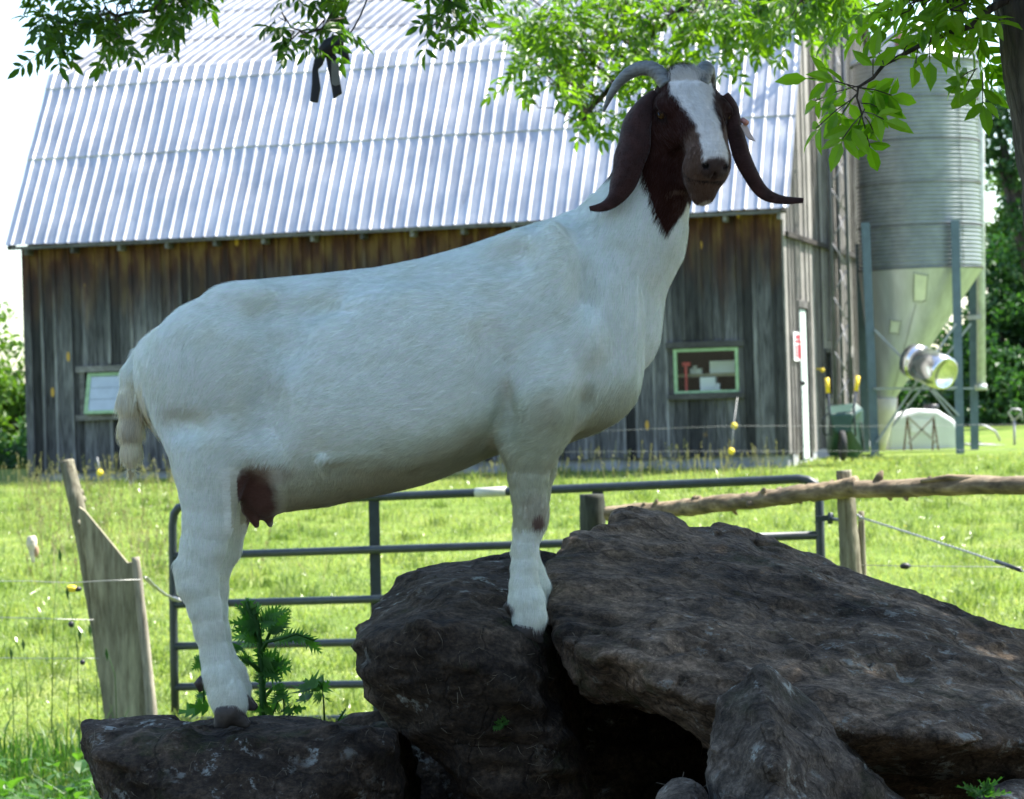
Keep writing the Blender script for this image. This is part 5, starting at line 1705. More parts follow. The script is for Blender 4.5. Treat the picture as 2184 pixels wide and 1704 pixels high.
def ear_col(V, s):
    n = perlin(V * .05 + s)[:, None]
    return np.clip(np.array([.038, .015, .012]) * (1 + .8 * n), .006, 1)
BV = np.concatenate([MV, e1[0], e2[0]])
BF = np.concatenate([MF, e1[1] + len(MV), e2[1] + len(MV) + len(e1[0])])
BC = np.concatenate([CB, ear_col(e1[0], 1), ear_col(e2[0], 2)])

m, ns, ls, b = newmat('goat_coat')
at = nd(ns, 'ShaderNodeAttribute', attribute_name='coat')
v = coords(ns, ls, (1, 1, 1))
nz = noise(ns, ls, coords(ns, ls, (60, 60, 260)), 1.0, 4, .6)
r = ramp(ns, [(.3, (.86, .86, .86)), (.7, (1.08, 1.08, 1.08))]); ls.new(nz, r.inputs[0])
ls.new(mix(ns, ls, at.outputs['Color'], r.outputs[0], 1, 'MULTIPLY'), b.inputs['Base Color'])
b.inputs['Roughness'].default_value = .85; b.inputs['Specular IOR Level'].default_value = .25
b.inputs['Sheen Weight'].default_value = .25; b.inputs['Sheen Roughness'].default_value = .5
b.inputs['Subsurface Weight'].default_value = .0
bump(ns, ls, nz, b, .35, .003)
coat_m = m
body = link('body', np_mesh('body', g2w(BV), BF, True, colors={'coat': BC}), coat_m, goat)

# --- horns, eyes, hoofs, tag
horn_m, ns, ls, b = newmat('horn')
v = coords(ns, ls, (1, 1, 1)); nz = noise(ns, ls, coords(ns, ls, (40, 40, 160)), 1, 4)
r = ramp(ns, [(.3, (.10, .112, .108)), (.7, (.25, .27, .26))]); ls.new(nz, r.inputs[0]); ls.new(r.outputs[0], b.inputs['Base Color']); b.inputs['Roughness'].default_value = .5
bump(ns, ls, nz, b, .5, .003)


def gw(x, py, y): return Vector(g2w(np.array([[x, y, -py]]))[0])


def horn(pts, rs):
    pts = np.array(pts, float); k = len(pts); t = np.linspace(0, k - 1, 60)
    C = np.stack([np.interp(t, range(k), pts[:, i]) for i in range(3)], 1)
    for _ in range(4):
        C[1:-1] = (C[:-2] + 2 * C[1:-1] + C[2:]) / 4
    r_ = np.interp(t, range(k), rs) * (1 + .035 * np.sin(t * 16) * (t < k * .75))
    mb = MB(); mb.tube([gw(*c) for c in C], [a / GS for a in r_], 18)
    return mb.build('horn', horn_m, goat)


horn([(1420, 190, -60), (1404, 164, -50), (1385, 151, -42), (1362, 150, -34), (1338, 160, -26), (1316, 180, -16), (1300, 206, -8), (1286, 238, 0)], [18, 17, 16.5, 15.5, 13.5, 10.5, 7.5, 3])
horn([(1488, 190, -60), (1497, 162, -44), (1502, 150, -20), (1508, 150, 10), (1516, 166, 40), (1522, 200, 62), (1524, 236, 70)], [19, 19, 18, 17, 14, 9, 3])

iris = simple('eye_amber', (.10, .06, .02), .12, 0, 30, .2, 0)
pup = simple('eye_pupil', (.004, .004, .004), .05, 0, 3, 0, 0)
for q in (-1, 1):
    c = HP(16, 72 * q, 3)
    Mh = Matrix(((hf[0], hl[0], hu[0]), (hf[1], hl[1], hu[1]), (hf[2], hl[2], hu[2])))
    cw = gw(c[0], -c[2], c[1])
    RR = Matrix((RV, FV, UV)).transposed()
    def fp(s, t, v, MM=RR @ Mh): return MM @ Vector((s, t, v)) / GS
    mb = MB(); mb.ball((0, 0, 0), 12, 18); mb.v = [tuple(cw + fp(*p)) for p in mb.v]
    e = mb.build('eye', iris, goat)
    mb = MB(); mb.ball((0, 0, 0), 1, 14, (7.5, 2.0, 3.0))
    mb.v = [tuple(cw + fp(p[0] + 4, p[1] + 11 * q, p[2] + 2)) for p in mb.v]
    mb.build('pupil', pup, e)

hoof_m = simple('hoof_horn', (.045, .036, .028), .6, 0, 60, .5, .3)


def hoof(cx, py0, dep, w, hgt, nose, drop=0, name='hoof'):
    F = Field((cx - 90, dep - 60, -(py0 + hgt + 30)), (cx + 110, dep + 60, -(py0 - 30)), 2.6)
    for s_ in (-1, 1):
        yy = dep + s_ * 13
        F.cone((cx - w * .30, yy, -(py0 + 8)), (cx - w * .42, yy, -(py0 + hgt - 8)), 20, 16, 9, .7)
        F.cone((cx + 2, yy, -(py0 + 8)), (cx + w * .45 + nose, yy - s_ * 2, -(py0 + hgt - 7)), 25, 9, 9, .7)
    z0 = -(py0 + hgt)
    F.D = np.maximum(F.D, z0 - (F.ax[2][None, None, :] + 0 * F.D))
    V, Fq = F.nets()
    return link(name, np_mesh(name, g2w(V), Fq), hoof_m, goat)


hoof(503, 1500, -100, 44, 38, 12)
hoof(494, 1486, 80, 50, 38, 16)
hoof(1124, 1328, -102, 38, 34, 8)
hoof(1138, 1288, 84, 44, 36, 10)
for c in ((436, 1452, -92), (1084, 1290, -94)):
    MB().tube([gw(c[0] + 8, c[1] - 16, c[2]), gw(c[0] - 2, c[1] - 4, c[2]), gw(c[0] + 4, c[1] + 12, c[2])], [9 / GS, 10 / GS, 5 / GS], 10).build('dew_claw', hoof_m, goat)
tagm = simple('ear_tag_plastic', (.62, .52, .47), .5, 0, 20, .12, .1)
mb = MB()
mb.slab([gw(1571, 276, -80), gw(1583, 271, -78), gw(1592, 290, -74), gw(1604, 309, -70), gw(1592, 306, -72), gw(1583, 298, -76)], (0, -1, 0), .003)
et = mb.build('ear_tag', tagm, goat, fixn=True)
MB().tube([gw(1576, 264, -74), gw(1584, 272, -86)], 6 / GS, 12).build('tag_button', simple('tag_pink', (.55, .26, .20), .5), et)

# --- short coat: real hairs standing on the skin
def hairs(n, seed):
    rg = np.random.default_rng(seed)
    V = BV; F = BF
    a, b_, c, d = V[F[:, 0]], V[F[:, 1]], V[F[:, 2]], V[F[:, 3]]
    nrm = np.cross(c - a, d - b_); ar = np.linalg.norm(nrm, axis=1) / 2; nrm = nrm / (2 * ar + 1e-9)[:, None]
    cen = (a + b_ + c + d) / 4
    wgt = ar * np.where(nrm[:, 1] > .45, .12, 1.0)
    isE = np.arange(len(F)) >= len(MF)
    wgt = wgt * np.where(isE, .5, 1)
    tailm = (cen[:, 0] < 316) & (-cen[:, 2] > 835) & (-cen[:, 2] < 1000)
    wgt = wgt * np.where(tailm, 4.0, 1)
    pick = rg.choice(len(F), n, p=wgt / wgt.sum())
    u, w_ = rg.random(n)[:, None], rg.random(n)[:, None]
    p = (a[pick] * (1 - u) + b_[pick] * u) * (1 - w_) + (d[pick] * (1 - u) + c[pick] * u) * w_
    N = nrm[pick]
    N = N * np.where((N * (p - p)).sum(1) >= 0, 1, 1)[:, None]
    x, py = p[:, 0], -p[:, 2]
    # lie of the coat: back and down over the trunk, down the legs and neck, toward the nose on the face
    fl = np.stack([-1 + 0 * x, 0 * x, -.45 + 0 * x], 1)
    neck = smooth(1150, 1300, x)[:, None]; fl = fl * (1 - neck) + np.array([-.35, 0, -1.0]) * neck
    leg = smooth(930, 1020, py)[:, None]; fl = fl * (1 - leg) + np.array([-.1, 0, -1.0]) * leg
    hind = (smooth(560, 400, x) * smooth(650, 760, py))[:, None]; fl = fl * (1 - hind) + np.array([-.25, 0, -1.0]) * hind
    fl[tailm[pick]] = np.array([-.02, 0, -1.0])
    rel = p - HO; s_ = rel @ hf
    onhead = (x > 1370) & (py < 330)
    fl[onhead] = (-hf * .8 + hu * .2)[None] * -.9
    top = onhead & (py < 185); fl[top] = np.array([0, -.2, .7])
    swirl = np.stack([perlin(p * .012 + 1), perlin(p * .012 + 31), perlin(p * .012 + 61)], 1) * .8
    fl = fl + swirl + rg.normal(size=(n, 3)) * .10
    fl[tailm[pick]] = np.array([.02, 0, -1.0]) + rg.normal(size=(int(tailm[pick].sum()), 3)) * .06
    fl = fl - N * (fl * N).sum(1)[:, None]; fl /= np.linalg.norm(fl, axis=1)[:, None] + 1e-6
    L = 14 + 12 * rg.random(n)
    L = np.where(onhead | (leg[:, 0] > .8), L * .75, L)
    udm = (np.abs(x - 552) < 62) & (py > 985) & (py < 1125); L = np.where(udm, 3.5, L)
    L = np.where(s_ > 95, L * np.where((x > 1430) & (py < 470), .5, 1), L)
    L = np.where(isE[pick], 6, L)
    L = np.where(top, L * 1.6, L)
    tl = tailm[pick]
    L = np.where(tl, 20 + 32 * rg.random(n), L)
    L = np.where((x > 1225) & (x < 1300) & (py < 450) & (N[:, 2] > 0) & ~isE[pick], 20, L)
    lift = .07 + .09 * rg.random(n); lift = np.where(tl, .04, lift)
    lift = np.where(top, .5, lift)
    L = L[:, None]; lift = lift[:, None]
    p0 = p - N * .6; p1 = p + fl * L * .5 + N * L * lift * .9; p2 = p + fl * L + N * L * lift * .75
    side_ = np.cross(fl, N); wd = (.24 + .16 * rg.random(n))[:, None]
    wd = np.where(tl[:, None], .7, wd)
    Vh = np.stack([p0 - side_ * wd, p0 + side_ * wd, p1 + side_ * wd * .8, p1 - side_ * wd * .8, p2], 1).reshape(-1, 3)
    i = np.arange(n) * 5
    Fh = np.concatenate([np.stack([i, i + 1, i + 2], 1), np.stack([i, i + 2, i + 3], 1), np.stack([i + 3, i + 2, i + 4], 1)])
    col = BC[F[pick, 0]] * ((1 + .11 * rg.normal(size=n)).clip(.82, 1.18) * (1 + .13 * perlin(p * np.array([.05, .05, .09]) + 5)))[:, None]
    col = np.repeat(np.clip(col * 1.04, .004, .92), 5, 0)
    nv = np.repeat(N, 5, 0)
    return Vh, Fh, col


Hv, Hf, Hc = hairs(270000, 3)
m, ns, ls, b = newmat('goat_hair')
at = nd(ns, 'ShaderNodeAttribute', attribute_name='coat')
ls.new(at.outputs['Color'], b.inputs['Base Color']); b.inputs['Roughness'].default_value = .75; b.inputs['Specular IOR Level'].default_value = .12
tr = ns.new('ShaderNodeBsdfTranslucent'); ls.new(at.outputs['Color'], tr.inputs['Color'])
ms = ns.new('ShaderNodeMixShader'); ms.inputs[0].default_value = .35
ls.new(b.outputs[0], ms.inputs[1]); ls.new(tr.outputs[0], ms.inputs[2]); ls.new(ms.outputs[0], ns['Material Output'].inputs['Surface'])
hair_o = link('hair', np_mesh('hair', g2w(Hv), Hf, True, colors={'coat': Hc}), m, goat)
# the hairs shade like the skin they grow from is left to the renderer
# ================================================================ foliage
bark_m, ns, ls, b = newmat('ash_bark')
v = coords(ns, ls, (14, 14, 2.2)); n = noise(ns, ls, v, 1.6, 6, .65)
vo = nd(ns, 'ShaderNodeTexVoronoi', Scale=1.0, feature='DISTANCE_TO_EDGE'); ls.new(coords(ns, ls, (26, 26, 4)), vo.inputs['Vector'])
r = ramp(ns, [(.3, (.035, .028, .022)), (.6, (.11, .09, .07)), (.8, (.18, .155, .125))]); ls.new(n, r.inputs[0])
r2 = ramp(ns, [(0, (.3, .3, .3)), (.25, (1, 1, 1))]); ls.new(vo.outputs[0], r2.inputs[0])
ls.new(mix(ns, ls, r.outputs[0], r2.outputs[0], .8, 'MULTIPLY'), b.inputs['Base Color']); b.inputs['Roughness'].default_value = .9
ad = nd(ns, 'ShaderNodeMath', operation='ADD'); ls.new(n, ad.inputs[0]); ls.new(vo.outputs[0], ad.inputs[1])
bump(ns, ls, ad.outputs[0], b, 1, .02)
ash_m = leafmat('ash_leaf', (.022, .058, .008), (.050, .105, .014), .50, .42, (2.3, 2.6, .35))
ash_m2 = leafmat('ash_leaf_bright', (.045, .10, .012), (.095, .165, .02), .5, .4, (2.2, 2.5, .4))
ash_m3 = leafmat('ash_leaf_near_lit', (.085, .18, .016), (.15, .27, .03), .6, .4, (2.2, 2.4, .4))  # sunlit brightness painted into the leaf colour of the near boughs


def nrmz(a): return a / (np.linalg.norm(a, axis=-1, keepdims=True) + 1e-9)


def leaflets(base, d, nn, L, W, rnd, fold=.18, lite=False):
    """pointed leaflets folded along the midrib and drooping at the tip"""
    n = len(base)
    d = nrmz(d); s = nrmz(np.cross(d, nn)); u = np.cross(s, d)
    L = L[:, None]; W = W[:, None]
    dr = -u * L
    m1 = base + d * L * .38 + dr * .01; m2 = base + d * L * .74 + dr * .05; tip = base + d * L - u * L * .14
    h = u * W * fold
    if lite:
        a = base + d * L * .45 - s * W * .5 + h; c = base + d * L * .45 + s * W * .5 + h
        V = np.stack([base, a, c, tip], 1); F = np.array([[0, 1, 3], [0, 3, 2]]); k = 4
    else:
        a1 = base + d * L * .30 - s * W * .44 + h; c1 = base + d * L * .30 + s * W * .44 + h
        a2 = base + d * L * .66 - s * W * .40 + h * .9 + dr * .04; c2 = base + d * L * .66 + s * W * .40 + h * .9 + dr * .04
        V = np.stack([base, a1, c1, m1, a2, c2, m2, tip], 1)
        F = np.array([[0, 1, 3], [0, 3, 2], [1, 4, 6], [1, 6, 3], [3, 6, 5], [3, 5, 2], [4, 7, 6], [6, 7, 5]]); k = 8
    i = np.arange(n)[:, None, None] * k
    return V.reshape(-1, 3), (F[None] + i).reshape(-1, 3), np.repeat(rnd, k)


def compound(org, d, nn, L, rg, pairs=3, ll=.075, lw=.03, lite=False):
    """n compound leaves; returns leaflet mesh arrays plus the stalks as thin strips"""
    n = len(org); d = nrmz(d); s = nrmz(np.cross(d, nn)); u = np.cross(s, d)
    B_, D_, N_, LL, WW, RR_ = [], [], [], [], [], []
    tone = rg.random(n)
    for p in range(pairs):
        t = .32 + .56 * p / max(1, pairs - 1) if pairs > 1 else .5
        for q in (-1, 1):
            j = rg.normal(size=(n, 3)) * .16
            B_.append(org + d * (L * t)[:, None] - u * (L * .08 * t)[:, None]); D_.append(s * q * .82 + d * .62 - u * (.15 + .25 * rg.random(n))[:, None] + j); N_.append(u + rg.normal(size=(n, 3)) * .3)
            sz = (.75 + .3 * math.sin(math.pi * (p + .7) / pairs)) * (.85 + .3 * rg.random(n))
            LL.append(ll * sz); WW.append(lw * sz); RR_.append(np.clip(tone + rg.normal(size=n) * .2, 0, 1))
    B_.append(org + d * L[:, None] * .98 - u * (L * .1)[:, None]); D_.append(d - u * .25 + rg.normal(size=(n, 3)) * .12); N_.append(u + rg.normal(size=(n, 3)) * .2)
    LL.append(np.full(n, ll * 1.1)); WW.append(np.full(n, lw * 1.1)); RR_.append(tone)
    V, F, R = leaflets(*[np.concatenate(a) for a in (B_, D_, N_, LL, WW, RR_)], lite=lite)
    if not lite:
        e = s * .0012
        t0 = org; t1 = org + d * L[:, None] - u * (L * .1)[:, None]
        Vs = np.stack([t0 - e, t0 + e, t1 + e, t1 - e], 1).reshape(-1, 3); i = np.arange(n) * 4 + len(V)
        F = np.concatenate([F, np.stack([i, i + 1, i + 2], 1), np.stack([i, i + 2, i + 3], 1)]); V = np.concatenate([V, Vs]); R = np.concatenate([R, np.full(len(Vs), .3)])
    return V, F, R


def project(V):
    q = np.asarray(V) - np.array([0, 0, CAMZ])
    dd = q[:, 1]
    return CX + FPX * (q @ np.array(RV)) / np.maximum(dd, .05), CY - FPX * (q @ np.array(UV)) / np.maximum(dd, .05), dd


tree = thing('ash_tree', 'ash tree at the right edge whose leafy branches hang over the goat and barn', 'tree', P(2480, 2500, 6.0))
mb = MB()
log(mb, [P(2200, -1500, 6.0), P(2240, -600, 6.0), P(2275, 0, 6.0), P(2335, 375, 6.0), P(2390, 900, 6.0), P(2440, 1700, 6.0), P(2480, 2600, 6.0)], [.14, .155, .17, .172, .175, .19, .26], seg=40, n=260, rough=.035, seed=40)
mb.build('trunk', bark_m, tree)


def wob(p, q, k, amp, rg):
    out = []
    for i in range(k + 1):
        t = i / k; w_ = amp * math.sin(math.pi * t)
        out.append(Vector(p).lerp(Vector(q), t) + Vector(rg.normal(size=3) * w_))
    return out


def spray(path, regions, n, ll, seed, mat, name='leaves', pairs=3, droop=.35, rad0=.012, dsp=.25, Lr=.16):
    """leafy bough: path = picture pts (x, y, depth); regions = picture polygons (convex boxes) that the leaves fill"""
    rg = np.random.default_rng(seed)
    pts = [P(*p) for p in path]
    fine = []
    for a, b_ in zip(pts[:-1], pts[1:]):
        fine += wob(a, b_, 6, .012, rg)[:-1]
    fine.append(pts[-1])
    rs = list(np.linspace(rad0, rad0 * .25, len(fine)))
    wood_ = MB(); wood_.tube(fine, rs, 8)
    fx = np.array([tuple(p) for p in fine])
    tot = sum((r_[2] - r_[0]) * (r_[3] - r_[1]) * (r_[4] if len(r_) > 4 else 1) for r_ in regions)
    O, D_ = [], []
    for r_ in regions:
        wgt = (r_[2] - r_[0]) * (r_[3] - r_[1]) * (r_[4] if len(r_) > 4 else 1) / tot
        k = max(1, int(n * wgt))
        d0 = np.mean([p[2] for p in path])
        twn = max(1, k // 4)
        for _ in range(twn):
            tx, ty = rg.uniform(r_[0], r_[2]), rg.uniform(r_[1], r_[3])
            td = d0 + rg.uniform(-dsp, dsp)
            tp = P(tx, ty, td)
            j = int(np.argmin(np.linalg.norm(fx - np.array(tuple(tp)), axis=1) + .0))
            st_ = Vector(fx[max(0, j - 1)])
            tw = wob(st_, tp, 5, .02, rg)
            wood_.tube(tw, list(np.linspace(.0035, .0015, 6)), 5)
            dirn = (tp - st_).normalized() if (tp - st_).length > .03 else Vector((0, 0, -1))
            for q in range(4):
                o_ = tp - dirn * .05 * q
                O.append(tuple(o_))
                dv = dirn * .9 + Vector(rg.normal(size=3)) * .75; dv.z -= droop
                D_.append(tuple(dv))
    O = np.array(O); D_ = nrmz(np.array(D_))
    N_ = np.tile(np.array([0, 0, 1.0]), (len(O), 1)) + rg.normal(size=(len(O), 3)) * .45
    V, F, R = compound(O, D_, N_, Lr * (.75 + .5 * rg.random(len(O))), rg, pairs, ll, ll * .40)
    br = wood_.build('branch', bark_m, tree)
    link(name, np_mesh(name, V, F, False, {'rnd': R}), mat, br)


# left dark bough
spray([(560, -420, 8.6), (470, -120, 8.8), (330, 20, 9), (180, 40, 9), (90, 60, 9)], [(60, -60, 420, 60, 1.0), (90, 50, 260, 112, .8), (240, 60, 410, 118, .8), (330, -40, 450, 20)], 125, .055, 1, ash_m, Lr=.11)
# middle left thin twigs
spray([(800, -400, 8.2), (740, -60, 8.3), (690, 60, 8.3), (620, 110, 8.3)], [(590, -30, 810, 50, .6), (600, 40, 700, 110, .8), (760, -50, 820, 10, .3)], 28, .052, 2, ash_m, rad0=.008, Lr=.10, droop=.2)
# third dark one
spray([(1010, -400, 8.4), (970, -40, 8.5), (940, 60, 8.5)], [(880, -40, 1030, 45, 1.3), (905, 40, 1000, 95, .7), (1010, -40, 1110, 20, .5)], 36, .055, 3, ash_m, rad0=.008, Lr=.11)
# bright sunlit mass farther off, behind the goat's head
spray([(1900, -500, 12.6), (1640, -140, 12.8), (1400, 60, 13), (1290, 200, 13), (1230, 270, 13)],
      [(1060, -60, 1800, 70, 1.3), (1080, 60, 1560, 160, 1.2), (1080, 150, 1250, 200, .5), (1200, 160, 1480, 230, .95), (1180, 230, 1340, 285, .75), (1560, 60, 1700, 120, .5)], 700, .062, 4, ash_m2, rad0=.03, dsp=.8, Lr=.13)
# near bough right of the head
def c5(x, y, d=5.8): return P(1701.3 + .2853 * x, 60.8 + .2853 * y, d)
rg = np.random.default_rng(52)
mb = MB()
mb.tube([P(2240, -60, 5.95), P(2110, 20, 5.92), c5(1300, -20, 5.88), c5(1000, 80, 5.85), c5(780, 200, 5.83), c5(640, 270), c5(560, 370), c5(450, 440), c5(440, 520), c5(480, 640)], [.012, .010, .008, .006, .005, .0045, .004, .0032, .0025, .0015], 8, jag=.08)
EL = [((450, 440), (80, 370), 1), ((450, 430), (130, 540), 2), ((440, 500), (135, 745), 2), ((450, 560), (535, 885), 2), ((470, 620), (640, 680), 1), ((450, 445), (700, 500), 2), ((560, 370), (560, 230), 1), ((445, 480), (330, 640), 2), ((500, 600), (430, 780), 2), ((470, 560), (600, 590), 2), ((440, 470), (280, 390), 2),
      ((900, 140), (880, 260), 1), ((980, 90), (985, 230), 1), ((1330, 300), (1240, 470), 2), ((1380, 330), (1380, 560), 2), ((1340, 300), (1200, 380), 2), ((640, 270), (600, 170), 1), ((780, 200), (820, 120), 2), ((450, 440), (560, 480), 2), ((480, 640), (330, 830), 2), ((500, 660), (560, 760), 1)]
VV, FF, RR5 = [], [], []; nv = 0
for (a_, b_, pr) in EL:
    o_ = c5(*a_, 5.8 + rg.uniform(-.06, .06)); e_ = c5(*b_, 5.8 + rg.uniform(-.12, .08)); dv = e_ - o_
    mb.tube([o_, o_.lerp(e_, .5) + Vector((0, 0, .004)), e_], .0014, 5)
    V, F, R = compound(np.array([tuple(o_ + dv * .25)]), np.array([tuple(dv)]), np.array([[rg.uniform(-.35, .35), -1, rg.uniform(.1, .7)]]), np.array([dv.length * .78]), rg, pr, .066, .029)
    VV.append(V); FF.append(F + nv); RR5.append(R); nv += len(V)
br = mb.build('branch', bark_m, tree)
link('leaves', np_mesh('leaves', np.concatenate(VV), np.concatenate(FF), False, {'rnd': np.concatenate(RR5)}), ash_m3, br)
spray([(2260, -200, 5.95), (2100, -60, 5.9), (2010, 0, 5.85)],
      [(1830, -50, 2110, 50, 1.2), (1900, 30, 1990, 70, .6), (2000, 40, 2110, 110, .8), (2040, 110, 2100, 160, .8)], 42, .056, 6, ash_m3, rad0=.012, dsp=.15, Lr=.11)
spray([(1820, -300, 9.0), (1760, -60, 9.2), (1700, 10, 9.3)], [(1620, -50, 1840, 30, 1.0), (1640, 30, 1740, 110, .4)], 60, .055, 7, ash_m2, rad0=.014, dsp=.4, Lr=.11)

# crown above the picture: it shades the goat and the boulders
rg = np.random.default_rng(99)
def crown(c, r_, n):
    q = rg.normal(size=(n * 2, 3)); q = nrmz(q) * (rg.random(n * 2)**.45)[:, None]
    O = np.array(c) + q * np.array(r_)
    # loose clumps with some gaps between
    g_ = perlin(O * 1.5 + 4)
    O = O[g_ > -.30]
    return O[:n]
OO = np.concatenate([crown((2.15, 5.5, 4.8), (2.3, 2.1, 1.7), 6600), crown((-.6, 8.8, 5.0), (1.9, 1.5, .9), 1500)])
px, py_, dd = project(OO)
OO = OO[(dd < .3) | (py_ < -190 * 6 / np.maximum(dd, 2)) | (px > 2700) | (px < -500)]
dv = rg.normal(size=OO.shape); dv[:, 2] -= .5
V, F, R = compound(OO, dv, np.tile(np.array([0, 0, 1.0]), (len(OO), 1)) + rg.normal(size=OO.shape) * .5, .17 * (.7 + .6 * rg.random(len(OO))), rg, 3, .095, .042, lite=True)
link('crown', np_mesh('crown', V, F, False, {'rnd': R}), ash_m, tree)
mb = MB()
r0 = np.random.default_rng(12)
root = P(2200, -1400, 6.0)
for tgt in ((.2, 5, 4.2), (1.2, 6.8, 4.4), (3.2, 6.5, 4.8), (2.8, 3.6, 5.0), (.6, 3.2, 5.2), (-1.6, 8.8, 4.9), (-.4, 9.5, 5.0), (2.4, 12.3, 4.9)):
    w_ = wob(root, tgt, 10, .10, r0); mb.tube(w_, list(np.linspace(.07, .015, 11)), 10)
for (a, c) in (((560, -420, 8.6), (-1.6, 8.8, 4.9)), ((800, -400, 8.2), (-.4, 9.5, 5.0)), ((1010, -400, 8.4), (-.4, 9.5, 5.0)), ((1900, -500, 12.6), (2.4, 12.3, 4.9)), ((1820, -300, 9.0), (2.4, 12.3, 4.9)), ((2240, -60, 5.95), tuple(P(2270, -80, 6.0))), ((2260, -200, 5.95), tuple(P(2280, -220, 6.0)))):
    w_ = wob(P(*a), c, 8, .04, r0); mb.tube(w_, list(np.linspace(.012, .02, 9)), 8)
mb.build('limb', bark_m, tree)

# dark straps hanging in the twigs
strap_m = simple('dark_strap', (.02, .022, .028), .6, 0, 14, .3, .2)
hb = thing('hanging_straps', 'two dark limp straps hanging from a twig in front of the roof', 'straps', P(690, 95, 8.3))
def px4(x, y): return P((1000 + x * .2054) * .6076, (50 + y * .2054) * .6076, 8.3)
mb = MB(); mb.slab([px4(*p) for p in ((500, 760), (620, 640), (700, 640), (640, 860), (560, 940), (585, 1100), (605, 1260), (560, 1510), (425, 1490), (455, 1200), (460, 960))], (0, 1, 0), .02); mb.build('strap', strap_m, hb, fixn=True, bevel=.004)
mb = MB(); mb.slab([px4(*p) for p in ((690, 700), (830, 600), (900, 780), (935, 1120), (975, 1350), (900, 1390), (825, 1450), (790, 1240), (745, 1010))], (0, 1, 0), .02); mb.build('strap', strap_m, hb, fixn=True, bevel=.004)
mb = MB(); mb.slab([px4(*p) for p in ((790, 800), (885, 790), (930, 1040), (945, 1200), (860, 1230), (800, 1200), (790, 1000))], (0, -1, 0), .004); mb.build('grey_lining', simple('grey_lining', (.22, .23, .22), .7), hb, fixn=True)
mb = MB(); mb.tube([px4(620, 680), px4(760, 560), px4(900, 470), px4(1000, 470)], [.02, .028, .022, .018], 8, jag=.2); mb.tube([px4(960, 560), px4(1020, 680), px4(1070, 800), px4(1095, 830)], [.010, .013, .009, .002], 8); mb.tube([px4(1010, 460), px4(1180, 230), px4(1300, 0), px4(1500, -500)], .003, 6)
mb.build('strap_loop', strap_m, hb)

# ---------------------------------------------------------------- far trees
far_b = leafmat('sunny_leaf', (.045, .11, .016), (.12, .20, .035), .35, .5, (1.8, 2.0, .5))
far_d = leafmat('deep_leaf', (.018, .06, .022), (.055, .13, .035), .30, .5, (1.6, 2.0, .6))


def clumptree(name, label, base, blobs, n, sz, mat, seed, tr=.25):
    rg = np.random.default_rng(seed)
    t_ = thing(name, label, 'tree' if 'tree' in name else 'bush', base, group='trees beyond the barn')
    C = np.array([b_[0] for b_ in blobs], float); Rr = np.array([b_[1] for b_ in blobs], float)
    sub = []
    for c, r_ in zip(C, Rr):
        k = 26
        q = nrmz(rg.normal(size=(k, 3))) * (.45 + .55 * rg.random((k, 1)))
        sub.append(np.concatenate([c + q * r_, np.full((k, 1), r_.mean() * .36) * (.6 + .7 * rg.random((k, 1)))], 1))
    sub = np.concatenate(sub)
    w_ = sub[:, 3]**2; pk = rg.choice(len(sub), n, p=w_ / w_.sum())
    q = nrmz(rg.normal(size=(n, 3))) * (rg.random(n)**.4)[:, None]
    O = sub[pk, :3] + q * sub[pk, 3:4] * np.array([1, 1, .75])
    dv = nrmz(rg.normal(size=(n, 3)) + np.array([0, 0, -.3])); nn = nrmz(rg.normal(size=(n, 3)) + np.array([0, 0, .8]))
    tone = np.clip(.5 + .35 * rg.normal(size=n) + .3 * (rg.random(len(sub))[pk] - .5), 0, 1)
    V, F, R = leaflets(O, dv, nn, sz * (.6 + .8 * rg.random(n)), sz * .6 * np.ones(n), tone, lite=True)
    link('crown', np_mesh('crown', V, F, False, {'rnd': R}), mat, t_)
    mb = MB()
    for i, c in enumerate(C):
        mid = Vector(base).lerp(Vector(c), .4); mid.x = base[0] + (c[0] - base[0]) * .15
        mb.tube([Vector(base), mid, Vector(c)], [tr, tr * .7, tr * .2], 8)
    mb.build('trunk', bark_m, t_)


def bl(px, py, d, r_): return (tuple(P(px, py, d)), (r_, r_, r_ * .85))
def gb(px, d):
    X = (px - CX) / FPX * d; return (X, d, gz1(X, d))
clumptree('broadleaf_tree', 'sunny green bush like tree at the left edge against the barn corner', gb(30, 52), [bl(60, 830, 52, 1.0), bl(20, 900, 52, 1.2), bl(80, 920, 53, 1.0), bl(-60, 900, 53, 1.4), bl(40, 980, 51, .9)], 9000, .17, far_b, 1)
clumptree('broadleaf_tree', 'taller pale green tree farther off at the far left edge', gb(-120, 64), [bl(-60, 770, 64, 1.2), bl(-160, 760, 64, 2.0), bl(-10, 880, 63, 1.2), bl(-200, 900, 62, 2.0)], 8000, .2, far_b, 2)
clumptree('shrub', 'dark green undergrowth at the foot of the barn left corner', gb(20, 47), [bl(10, 1000, 46, .8), bl(70, 985, 47, .7), bl(-80, 1000, 46, 1.0), bl(85, 940, 48, .6)], 5000, .13, far_d, 3, .08)
clumptree('broadleaf_tree', 'dense dark green tree right behind the silo pipe', gb(2150, 58), [bl(2170, 760, 58, 1.6), bl(2120, 860, 57, 1.3), bl(2210, 640, 59, 1.6), bl(2130, 700, 58, 1.0), bl(2240, 850, 58, 1.8), bl(2000, 900, 60, 1.6), bl(2110, 640, 59, .55)], 15000, .2, far_d, 4)
clumptree('broadleaf_tree', 'sunlit green tree with an open top behind the dark one at right', gb(2190, 66), [bl(2175, 520, 66, 1.0), bl(2240, 450, 66, 1.6), bl(2155, 580, 65, .7), bl(2260, 600, 66, 1.8), bl(2150, 480, 66, .35)], 8000, .2, far_b, 5)
